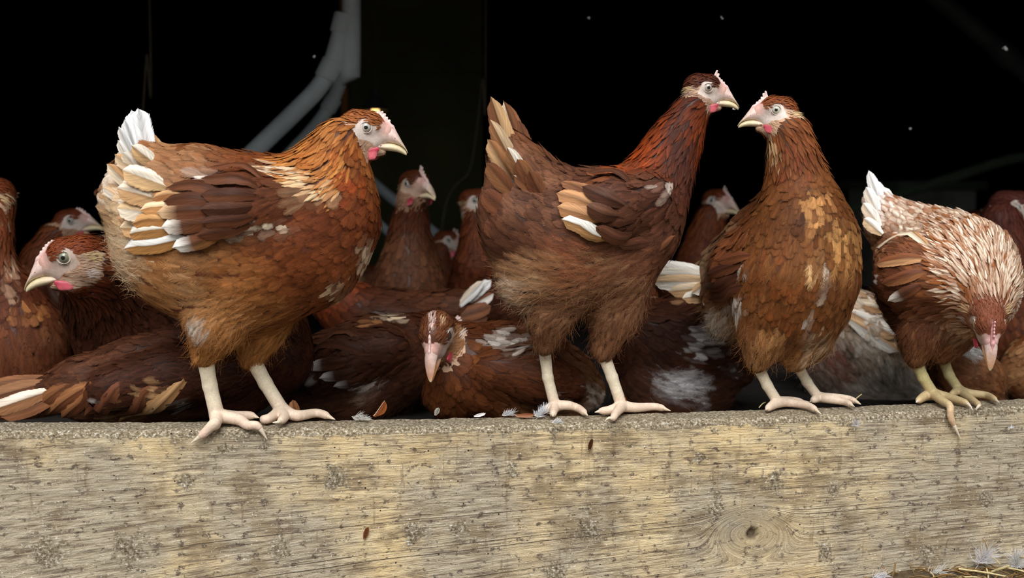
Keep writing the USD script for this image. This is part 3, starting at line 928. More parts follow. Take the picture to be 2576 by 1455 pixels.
        qd = np.stack([i * 28 + j, (i + 1) * 28 + j, (i + 1) * 28 + (j + 1) % 28, i * 28 + (j + 1) % 28], -1).reshape(-1, 4)
        ep = put(root, 'eye', sv.reshape(-1, 3), qd, M_EYE, base, sc_.reshape(-1, 3))
        aa = np.linspace(0, 2 * np.pi, 29)
        for rad, tr, cdeg in ((13.9, 1.5, 5.6), (17.6, 1.1, 2.6)):
            ring = ce + (cdeg + 1.8) * s * nrm + rad * s * (np.cos(aa)[:, None] * e1 * 1.08 + np.sin(aa)[:, None] * e2)
            tv, tf = tube_mesh(ring, tr * s, 7, cap=False)
            put(root, 'eyelid', tv, tf, M_HORN, base, np.repeat(lin((206, 192, 180) if rad < 16 else sk['eye'])[None], len(tv), 0))
    return shape


def ear_of(l):
    return (((l[:, 0] + 56) / 15) ** 2 + ((l[:, 2] + 4) / 11) ** 2 < 1) & (np.abs(l[:, 1]) > 20)


def surface_at(shape, px, py, fallback):
    d = ray(px, py)
    t = max(np.linalg.norm(fallback - CAM) - 0.3, 0.3)
    best = (9, t)
    for _ in range(60):
        x = float(shape((CAM + d * t)[None])[0])
        if abs(x) < best[0]:
            best = (abs(x), t)
        if abs(x) < 0.0004:
            break
        t += x * 0.9
        if t > 4:
            break
    return CAM + d * best[1]


def surface_out(shape, origin, R, s, x, z, sd):
    ys = np.linspace(2, 60, 59)
    p = origin + (np.stack([np.full(59, x), ys * sd, np.full(59, z)], 1) * s) @ R.T
    d = shape(p)
    i = np.nonzero(d > 0)[0]
    return ys[i[0]] if len(i) else 40.0

# ------------------------------------------------------------------ the plank
def structure(name, v, f, m, **kw):
    return put('/World', name, v, f, m, smooth=False, kind='structure', **kw)




def grain_level(x, z):
    return z * (1 + 0.55 * np.clip(x, -0.9, 1.0))


CRACKS = []
for _px, _py, _e in ((1300, 1370, .00042), (1500, 1268, .00032), (2180, 1270, .0003), (1500, 1410, .0003)):
    _q = at_y(_px, _py, 0.0)
    CRACKS.append((float(grain_level(_q[0], _q[2])), _e))
WOOD = {
    'g': ('attribute', {'attribute': 'grain'}), 'k': ('attribute', {'attribute': 'wear'}), 'ks': ('separate_xyz', {}), 'geo': ('geometry', {}),
    'm1': ('mapping', {'scale': (20.0, 260.0, 1.0)}), 'n1': ('noise_texture', {'detail': 3.0, 'roughness': 0.62}),
    'm2': ('mapping', {'scale': (7.0, 70.0, 1.0)}), 'n2': ('noise_texture', {'detail': 2.0, 'roughness': 0.6}),
    'm3': ('mapping', {'scale': (45.0, 700.0, 3.0)}), 'n3': ('noise_texture', {'detail': 1.0, 'roughness': 0.6}),
    'n4': ('noise_texture', {'scale': 8.0, 'detail': 4.0, 'roughness': 0.68}),
    'm5': ('mapping', {'scale': (70.0, 70.0, 105.0)}), 'n5': ('noise_texture', {'detail': 4.0, 'roughness': 0.72}),
    'n6': ('noise_texture', {'scale': 330.0, 'detail': 2.0, 'roughness': 0.72}),
    'm7': ('mapping', {'scale': (58.0, 30.0, 9.0)}), 'n7': ('noise_texture', {'detail': 3.0, 'roughness': 0.72}),
    'm8': ('mapping', {'location': (3.1, 7.7, 1.3), 'scale': (15.0, 15.0, 24.0)}), 'n8': ('noise_texture', {'detail': 3.0, 'roughness': 0.7}),
    'vh': ('voronoi_texture', {'scale': 75.0, 'randomness': 1.0}), 'mh': ('noise_texture', {'scale': 6.0, 'detail': 1.0}),
    'wood': ('rgb_ramp', {'ramp': [(0.22, tuple(lin((150, 130, 102)))), (0.42, tuple(lin((204, 178, 132)))), (0.58, tuple(lin((224, 200, 154)))), (0.8, tuple(lin((228, 212, 176))))]}),
    # grey weathering, in patches and where the wear attribute says
    'gz': ('math', {'math_type': 'multiply_add', 'value2': 0.34}), 'gr': ('map_range', {'from_min': 0.41, 'from_max': 0.70, 'to_min': 0.0, 'to_max': 0.85, 'clamp': True}),
    'grey': ('rgb_ramp', {'ramp': [(0.25, tuple(lin((112, 102, 90)))), (0.5, tuple(lin((160, 150, 132)))), (0.75, tuple(lin((186, 178, 162))))]}), 'c1': ('mix_color', {}),
    # dark grain dashes, dense in some places and absent in others
    'd1': ('map_range', {'from_min': 0.36, 'from_max': 0.50, 'to_min': 1.0, 'to_max': 0.0, 'clamp': True}), 'd2': ('map_range', {'from_min': 0.36, 'from_max': 0.60, 'to_min': 0.12, 'to_max': 0.82, 'clamp': True}),
    'dd': ('math', {'math_type': 'multiply'}), 'c2': ('mix_color', {'b': tuple(lin((94, 77, 70)))}),
    'fl': ('map_range', {'from_min': 0.32, 'from_max': 0.52, 'to_min': 0.74, 'to_max': 1.04, 'clamp': True}), 'c3': ('vector_math', {'math_type': 'scale'}),
    # dried dirt: smears, spatter, pale flecks
    's1': ('map_range', {'from_min': 0.53, 'from_max': 0.64, 'to_min': 0.0, 'to_max': 0.70, 'clamp': True}), 'c4': ('mix_color', {'b': tuple(lin((132, 114, 88)))}),
    's2': ('map_range', {'from_min': 0.555, 'from_max': 0.64, 'to_min': 0.0, 'to_max': 0.85, 'clamp': True}), 'c5': ('mix_color', {'b': tuple(lin((76, 64, 58)))}),
    's3': ('map_range', {'from_min': 0.60, 'from_max': 0.68, 'to_min': 0.0, 'to_max': 0.45, 'clamp': True}), 'c6': ('mix_color', {'b': tuple(lin((104, 78, 52)))}),
    's4': ('map_range', {'from_min': 0.63, 'from_max': 0.70, 'to_min': 0.0, 'to_max': 0.75, 'clamp': True}), 'c7': ('mix_color', {'b': tuple(lin((226, 220, 208)))}),
    # crust along the top and droppings
    'kn': ('map_range', {'from_min': 0.3, 'from_max': 0.7, 'to_min': -0.42, 'to_max': 0.42}), 'ka': ('math', {'math_type': 'add'}), 'kc': ('map_range', {'from_min': 0.36, 'from_max': 0.66, 'to_min': 0.0, 'to_max': 0.9, 'clamp': True}),
    'crust': ('rgb_ramp', {'ramp': [(0.32, tuple(lin((70, 59, 46)))), (0.48, tuple(lin((122, 109, 88)))), (0.60, tuple(lin((162, 152, 134)))), (0.72, tuple(lin((214, 210, 200))))]}), 'c8': ('mix_color', {}),
    'c9': ('mix_color', {'b': tuple(lin((62, 48, 36)))}),
    'hm': ('map_range', {'from_min': 0.50, 'from_max': 0.56, 'to_min': 0.0, 'to_max': 1.0, 'clamp': True}), 'hd': ('math', {'math_type': 'less_than', 'value2': 0.075}), 'hh': ('math', {'math_type': 'multiply'}), 'c10': ('mix_color', {'b': tuple(lin((40, 32, 26)))}),
    # drying cracks follow the grain
    'gs': ('separate_xyz', {}), 'gn': ('map_range', {'from_min': 0.0, 'from_max': 1.0, 'to_min': -0.0014, 'to_max': 0.0014}), 'gg': ('math', {'math_type': 'add'}),
    **{f'ck{i}': ('math', {'math_type': 'compare', 'value2': g, 'value3': e}) for i, (g, e) in enumerate(CRACKS)}, **{f'cs{i}': ('math', {'math_type': 'add'}) for i in range(1, len(CRACKS))},
    'cm': ('map_range', {'from_min': 0.40, 'from_max': 0.46, 'to_min': 0.0, 'to_max': 0.85, 'clamp': True}), 'cx': ('math', {'math_type': 'multiply', 'use_clamp': True}), 'cn': ('noise_texture', {'scale': 3.5, 'detail': 1.0}), 'c11': ('mix_color', {'b': tuple(lin((58, 48, 40)))}),
    'h1': ('math', {'math_type': 'multiply_add', 'value2': 0.5}), 'h2': ('math', {'math_type': 'multiply_add', 'value2': 0.6}), 'hc': ('math', {'math_type': 'multiply_add', 'value2': -1.2}),
    'b': ('bump', {'strength': 0.65, 'distance': 0.002}), 'p': ('principled_bsdf', {'roughness': 0.85, 'specular_ior_level': 0.18})}
WL = [('k.vector', 'ks.vector'), ('g.vector', 'gs.vector')]
WL += [('g.vector', f'm{i}.vector') for i in (1, 2, 3)] + [('geo.position', f'm{i}.vector') for i in (5, 7, 8)] + [(f'm{i}.vector', f'n{i}.vector') for i in (1, 2, 3, 5, 7, 8)]
WL += [('geo.position', x + '.vector') for x in ('n4', 'n6', 'vh', 'mh', 'cn')]
WL += [('n2.fac', 'wood.fac'), ('n1.fac', 'grey.fac'), ('ks.z', 'gz.value1'), ('n4.fac', 'gz.value3'), ('gz.value', 'gr.value'), ('wood.color', 'c1.a'), ('grey.color', 'c1.b'), ('gr.result', 'c1.fac'),
       ('n1.fac', 'd1.value'), ('n8.fac', 'd2.value'), ('d1.result', 'dd.value1'), ('d2.result', 'dd.value2'), ('c1.result', 'c2.a'), ('dd.value', 'c2.fac'), ('n3.fac', 'fl.value'), ('c2.result', 'c3.vector1'), ('fl.result', 'c3.scale'),
       ('n8.fac', 's1.value'), ('c3.vector', 'c4.a'), ('s1.result', 'c4.fac'), ('n5.fac', 's2.value'), ('c4.result', 'c5.a'), ('s2.result', 'c5.fac'), ('n7.fac', 's3.value'), ('c5.result', 'c6.a'), ('s3.result', 'c6.fac'),
       ('n6.fac', 's4.value'), ('c6.result', 'c7.a'), ('s4.result', 'c7.fac'),
       ('n5.fac', 'kn.value'), ('ks.x', 'ka.value1'), ('kn.result', 'ka.value2'), ('ka.value', 'kc.value'), ('n6.fac', 'crust.fac'), ('c7.result', 'c8.a'), ('crust.color', 'c8.b'), ('kc.result', 'c8.fac'),
       ('c8.result', 'c9.a'), ('ks.y', 'c9.fac'), ('mh.fac', 'hm.value'), ('vh.distance', 'hd.value1'), ('hm.result', 'hh.value1'), ('hd.value', 'hh.value2'), ('c9.result', 'c10.a'), ('hh.value', 'c10.fac'),
       ('n4.fac', 'gn.value'), ('gs.y', 'gg.value1'), ('gn.result', 'gg.value2'), *[('gg.value', f'ck{i}.value1') for i in range(len(CRACKS))], ('ck0.value', 'cs1.value1'), *[(f'ck{i}.value', f'cs{i}.value2') for i in range(1, len(CRACKS))],
       *[(f'cs{i}.value', f'cs{i + 1}.value1') for i in range(1, len(CRACKS) - 1)], ('cn.fac', 'cm.value'), (f'cs{len(CRACKS) - 1}.value', 'cx.value1'), ('cm.result', 'cx.value2'), ('c10.result', 'c11.a'), ('cx.value', 'c11.fac'),
       ('n3.fac', 'h1.value1'), ('n1.fac', 'h1.value3'), ('n6.fac', 'h2.value1'), ('h1.value', 'h2.value3'), ('cx.value', 'hc.value1'), ('h2.value', 'hc.value3'), ('hc.value', 'b.height'), ('b.normal', 'p.normal'), ('c11.result', 'p.base_color')]
M_PLANK = mat('weathered_pine', WOOD, WL)

PX0, PX1, PZ0 = -0.98, 1.04, -0.262


def build_plank():
    # outline of the cross-section (y, z from the top), front bottom to back bottom
    prof = [(0.0, z) for z in np.linspace(PZ0, -0.010, 76)]
    prof += [(0.009 - 0.009 * math.cos(a), -0.009 + 0.009 * math.sin(a)) for a in np.radians([12, 30, 48, 66, 82])]
    prof += [(y, 0.0) for y in np.linspace(0.0105, PLANK_T - 0.006, 12)]
    prof += [(PLANK_T - 0.002, -0.002), (PLANK_T, -0.007), (PLANK_T, -0.12), (PLANK_T, PZ0)]
    prof = np.array(prof)
    xs = np.concatenate([np.linspace(PX0, -0.7, 20)[:-1], np.linspace(-0.7, 0.8, 560), np.linspace(0.8, PX1, 20)[1:]])
    X = np.repeat(xs[:, None], len(prof), 1)
    Y = np.repeat(prof[None, :, 0], len(xs), 0).copy()
    Zr = np.repeat(prof[None, :, 1], len(xs), 0)
    Z = Zr + ztop(X) * np.clip(1 + Zr / 0.12, 0, 1)
    P = np.stack([X, Y, Z], -1)
    front = (Y < 0.0005)
    # knots: (pixel x, pixel y, reach, hole radius)
    knots = [(1890, 1345, 0.030, 0.0095)]
    droppings = [(850, 1205, 44), (1283, 1185, 26), (1040, 1345, 44), (1480, 1330, 50), (1950, 1205, 40), (2100, 1230, 26), (1800, 1270, 36), (2080, 1390, 36), (2330, 1400, 40), (1400, 1435, 55), (120, 1390, 60), (330, 1385, 60), (470, 1215, 34), (1760, 1150, 20), (700, 1380, 40), (2480, 1250, 30), (1150, 1330, 34), (560, 1130, 24), (2060, 1160, 14)]
    G = grain_level(X, Z) + 0.004 * (vnoise(P * [1, 1, 2.5], 4.0, 5) - 0.5) + 0.0016 * (vnoise(P * [1, 1, 3.0], 14.0, 6) - 0.5)
    hole = np.zeros_like(G)
    for px, py, reach, rad in knots:
        c = at_y(px, py, 0.0)
        r = np.hypot((X - c[0]) * 0.62, (Z - c[2]) * 1.0) + 0.0012 * (vnoise(P, 60, 9) - 0.5)
        w = np.exp(-(r / reach) ** 2 * 2.2)
        G = G * (1 - w) + (r * 1.2 - 0.4) * w
        if rad:
            r2 = np.hypot(X - c[0], Z - c[2]) + 0.008 * (vnoise(P, 120, 3) - 0.5)
            h = np.clip(1 - r2 / rad, 0, 1) * front
            hole = np.maximum(hole, np.clip(h * 3, 0, 1))
            Y += 0.008 * np.clip(h * 2.0, 0, 1) * (0.5 + vnoise(P, 260, 31))
    # crusted dirt along the top edge
    crust = np.clip((Zr + 0.0105) / 0.010, 0, 1) * (Y < PLANK_T + 1) + 0.35 * (vnoise(P * [1, 0, 0], 9, 4) - 0.5)
    crust += 0.5 * np.clip((Zr + 0.035 + 0.02 * (vnoise(P * [1, 0, 0], 5, 8) - 0.5)) / 0.03, 0, 1)
    lump = np.zeros_like(G)
    for px, py, r in droppings:
        c = at_y(px, py, 0.0)
        rr = np.hypot(X - c[0], (Z - c[2]) * 0.85) / (r * 0.00047) + 1.1 * (vnoise(P, 90, 21) - 0.5)
        lump = np.maximum(lump, np.clip(1.25 - rr, 0, 1) * front)
    crust = np.maximum(crust, lump * 0.80)
    gz = np.zeros_like(G)
    for px, py, r, a_ in ((120, 1400, 420, 1.0), (2420, 1240, 420, .8), (1850, 1340, 240, .6), (560, 1150, 200, .5), (1500, 1400, 260, .6), (700, 1310, 260, .7), (1200, 1330, 240, .6)):
        c = at_y(px, py, 0.0)
        gz = np.maximum(gz, a_ * np.clip(1.2 - np.hypot(X - c[0], 1.3 * (Z - c[2])) / (r * 0.00047), 0, 1))
    Y -= 0.0022 * lump * vnoise(P, 260, 23)
    nrm_up = np.clip((Zr + 0.010) / 0.010, 0, 1)
    Z += nrm_up * 0.0030 * (vnoise(P, 75, 11) - 0.6) + nrm_up * 0.0016 * (vnoise(P, 220, 12) - 0.6)
    Y -= front * 0.0022 * (vnoise(P * [0.35, 1, 2.5], 40, 13) - 0.5)
    P = np.stack([X, Y, Z], -1)
    nx, k = len(xs), len(prof)
    i, j = np.meshgrid(np.arange(nx - 1), np.arange(k - 1), indexing='ij')
    q = np.stack([i * k + j, (i + 1) * k + j, (i + 1) * k + j + 1, i * k + j + 1], -1).reshape(-1, 4)
    f = np.vstack([q[:, [0, 1, 2]], q[:, [0, 2, 3]]])
    ends = []
    for e in (0, (nx - 1) * k):
        fan = np.stack([np.full(k - 2, e), e + np.arange(1, k - 1), e + np.arange(2, k)], 1)
        ends.append(fan if e == 0 else fan[:, ::-1])
    f = np.vstack([f] + ends)
    grain = np.stack([X, G + 0.6 * Y, Y * 2], -1).reshape(-1, 3)
    wear = np.stack([crust, hole * 0.8, gz], -1).reshape(-1, 3)
    root = thing('plank', 'long weathered pine board the hens perch on, knotted and streaked with dried dirt', 'wooden board', (0, 0, PZ0))
    put(root, 'board', P.reshape(-1, 3), f, M_PLANK, (0, 0, PZ0), grain=grain, wear=wear)
    return root


PLANK = build_plank()

# ------------------------------------------------------------------ the barn around the opening
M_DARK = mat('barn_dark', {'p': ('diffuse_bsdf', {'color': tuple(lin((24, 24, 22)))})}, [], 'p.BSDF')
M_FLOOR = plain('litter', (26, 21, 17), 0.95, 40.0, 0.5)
M_OUT = plain('outer_boards', (120, 112, 98), 0.85, 18.0, 0.3, bump=0.002)
M_GROUND = plain('yard', (92, 82, 66), 0.95, 25.0, 0.3, bump=0.006)
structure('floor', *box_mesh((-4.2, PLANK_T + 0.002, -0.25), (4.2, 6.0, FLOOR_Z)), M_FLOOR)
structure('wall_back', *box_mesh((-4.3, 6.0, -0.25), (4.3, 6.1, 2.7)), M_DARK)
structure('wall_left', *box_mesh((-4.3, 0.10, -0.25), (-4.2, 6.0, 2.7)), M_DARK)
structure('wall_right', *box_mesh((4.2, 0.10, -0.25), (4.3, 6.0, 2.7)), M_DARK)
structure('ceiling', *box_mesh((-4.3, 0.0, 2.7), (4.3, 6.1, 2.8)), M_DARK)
structure('wall_front', *box_mesh((-4.3, 0.0, -0.26), (PX0 - 0.002, 0.10, 2.7)), M_OUT)
structure('wall_front', *box_mesh((PX1 + 0.002, 0.0, -0.26), (4.3, 0.10, 2.7)), M_OUT)
structure('wall_front', *box_mesh((PX0 - 0.002, 0.0, 0.76), (PX1 + 0.002, 0.10, 2.7)), M_OUT)
structure('ground', *box_mesh((-12, -14, -0.5), (12, -0.001, -0.2625)), M_GROUND)
structure('ground', *box_mesh((-4.3, -0.001, -0.5), (4.3, PLANK_T + 0.002, -0.2625)), M_GROUND)

# ------------------------------------------------------------------ the four hens on the plank
ONLY = None
HENS = {}
HENS['near'] = dict(
    regions=[('hackle', [(800, 322), (745, 378), (690, 402), (672, 428), (720, 456), (780, 480), (842, 515), (872, 462), (884, 420), (862, 340)])],
    label='plump golden brown hen with white tail, standing on the board and facing right', y0=0.035, seed=11,
    head=dict(at=(921.7, 321), s=1.0, comb=(6, 9, 8, 5, 4), wattle=1.5, iris=(178, 172, 162)),
    chains=[
        ('nape', [(852, 356, 0, 62, 'nape'), (832, 428, 0, 98, 'hackle'), (800, 530, 0, 158, 'breast'), (740, 590, 0, 196, 'breast'), (640, 598, 0, 206, 'breast')]),
        ('back', [(720, 520, 0, 110), (620, 520, 0, 128), (500, 480, 0, 112), (400, 445, 0, 82, 'rump'), (345, 400, 0, 44, 'rump')]),
        ('belly', [(760, 610, 0, 150), (640, 640, 0, 190), (520, 630, 0, 190), (430, 620, 0, 138, 'fluff'), (390, 600, 0, 100, 'fluff')]),
        ('rump', [(480, 520, 0, 140), (380, 510, 0, 118), (330, 500, 0, 75)]),
        ('wing', [(735, 500, -0.052, 62), (620, 520, -0.062, 82), (510, 550, -0.056, 80), (420, 580, -0.050, 50)]),
        ('wing', [(735, 500, 0.052, 62), (620, 520, 0.062, 82), (510, 550, 0.056, 80), (420, 580, 0.050, 50)]),
        ('thigh', [(590, 720, -0.03, 110), (545, 810, -0.03, 74), (514, 890, -0.02, 38)]),
        ('thigh', [(680, 740, 0.03, 90), (655, 820, 0.03, 66), (634, 896, 0.03, 38)]),
    ],
    legs=[
        dict(r=21, shank=[(512, 880, -.008), (528, 970, 0)], ankle=(546, 1046), toes=[[(540, 1064), (512, 1092), (480, 1116)], [(600, 1056), (648, 1072), (672, 1106)], [(590, 1048), (630, 1046), (652, 1052)]]),
        dict(r=20, shank=[(628, 890, .0), (668, 965, 0)], ankle=(708, 1030), toes=[[(690, 1046), (668, 1056), (656, 1050)], [(715, 1050), (700, 1062), (686, 1064)], [(745, 1046), (800, 1040), (843, 1056)]]),
    ],
    pal=dict(crown=((150, 84, 44), (186, 112, 66)), nape=((162, 84, 36), (206, 130, 66)), hackle=((178, 92, 36), (226, 152, 80)), breast=((114, 56, 30), (148, 78, 41)),
             back=((124, 64, 35), (156, 88, 48)), rump=((150, 90, 50), (204, 158, 114)), wing=((78, 42, 28), (112, 64, 40)), belly=((156, 92, 44), (202, 136, 76)),
             thigh=((160, 98, 48), (200, 140, 80)), fluff=((186, 134, 86), (226, 192, 152))),
    spots=[(330, 420, 70, 50, (240, 226, 206), .7), (325, 500, 70, 60, (238, 222, 200), .6), (330, 560, 75, 90, (222, 186, 144), .65), (600, 575, 90, 28, (226, 208, 188), .55), (330, 660, 60, 70, (232, 208, 176), .6),
           (505, 820, 32, 28, (232, 220, 206), .6), (930, 640, 18, 60, (224, 196, 164), .5), (870, 720, 30, 30, (220, 190, 156), .4), (550, 440, 30, 14, (236, 226, 214), .5),
           (720, 428, 70, 16, (236, 214, 184), .6), (790, 470, 70, 40, (236, 204, 160), .35), (880, 455, 40, 30, (150, 66, 30), .6), (700, 570, 60, 16, (226, 208, 180), .5), (600, 800, 90, 60, (196, 140, 90), .3)],
    wing=[(490, 592, 322, 626, 50, (246, 242, 236), (190, 136, 80), dict(lift=.008, blunt=1.2)), (470, 566, 328, 592, 46, (240, 230, 214), (186, 134, 80), dict(lift=.009, blunt=1.2)),
          (470, 548, 346, 566, 44, (206, 156, 102), (178, 124, 74), dict(lift=.010, blunt=1.2)), (480, 522, 364, 536, 42, (226, 196, 158), (186, 134, 84), dict(lift=.011, blunt=1.2)), (500, 500, 392, 508, 38, (200, 156, 112), (150, 100, 62), dict(lift=.011, blunt=1.2)),
          (580, 572, 444, 616, 44, (108, 64, 40), (150, 100, 60), dict(lift=.011, blunt=1.2, tip=(240, 236, 230))), (570, 548, 420, 572, 46, (92, 54, 34), (110, 66, 42), dict(lift=.012, blunt=1.2, tip=(236, 226, 214))),
          (570, 528, 412, 544, 42, (80, 46, 30), (100, 58, 38), dict(lift=.013, blunt=1.2, tip=(206, 170, 132))), (580, 510, 430, 520, 42, (76, 44, 30), (92, 54, 36), dict(lift=.013, blunt=1)), (590, 490, 440, 492, 40, (80, 46, 30), (98, 58, 38), dict(lift=.013, blunt=1)),
          (640, 560, 500, 586, 42, (82, 48, 32), (104, 62, 40), dict(lift=.013, blunt=1)), (650, 540, 510, 560, 42, (74, 42, 29), (96, 56, 37), dict(lift=.014, blunt=1)), (650, 518, 508, 532, 42, (82, 47, 31), (72, 42, 29), dict(lift=.014, blunt=1)),
          (655, 496, 510, 504, 40, (74, 42, 29), (98, 58, 38), dict(lift=.014, blunt=1)), (660, 474, 512, 472, 38, (84, 48, 32), (100, 60, 40), dict(lift=.013, blunt=1)), (670, 456, 530, 446, 34, (92, 53, 34), (108, 64, 42), dict(lift=.012, blunt=1))],
    tail=[(372, 410, .0, 346, 272, .0, 58, (246, 246, 246), (250, 250, 250), dict(blunt=2.5)), (362, 410, .012, 330, 276, .02, 44, (244, 244, 246), (250, 250, 250), dict(blunt=2)),
          (352, 415, -.012, 312, 300, -.02, 34, (246, 246, 246), (240, 238, 236)), (346, 420, -.02, 298, 318, -.03, 26, (240, 240, 240), (236, 232, 226)),
          (340, 430, -.02, 296, 352, -.03, 26, (244, 240, 234), (236, 228, 216)), (352, 430, -.03, 308, 384, -.04, 34, (238, 228, 212), (230, 212, 186)),
          (400, 420, -.03, 330, 366, -.04, 44, (238, 226, 208), (206, 166, 120)), (420, 400, .02, 366, 332, .01, 34, (206, 160, 112), (240, 232, 222)),
          (360, 450, -.03, 288, 388, -.04, 34, (214, 168, 120), (226, 196, 160)), (350, 490, -.03, 268, 412, -.04, 36, (204, 158, 112), (236, 216, 188)),
          (420, 470, -.05, 306, 428, -.06, 62, (238, 224, 204), (214, 176, 130)), (410, 505, -.05, 292, 474, -.06, 62, (232, 214, 190), (206, 162, 116)), (405, 540, -.05, 292, 524, -.06, 58, (216, 182, 140), (236, 220, 198)), (400, 575, -.045, 300, 574, -.055, 54, (226, 198, 162), (204, 160, 114)),
          (340, 530, -.03, 256, 470, -.04, 28, (220, 186, 150), (240, 226, 208))])
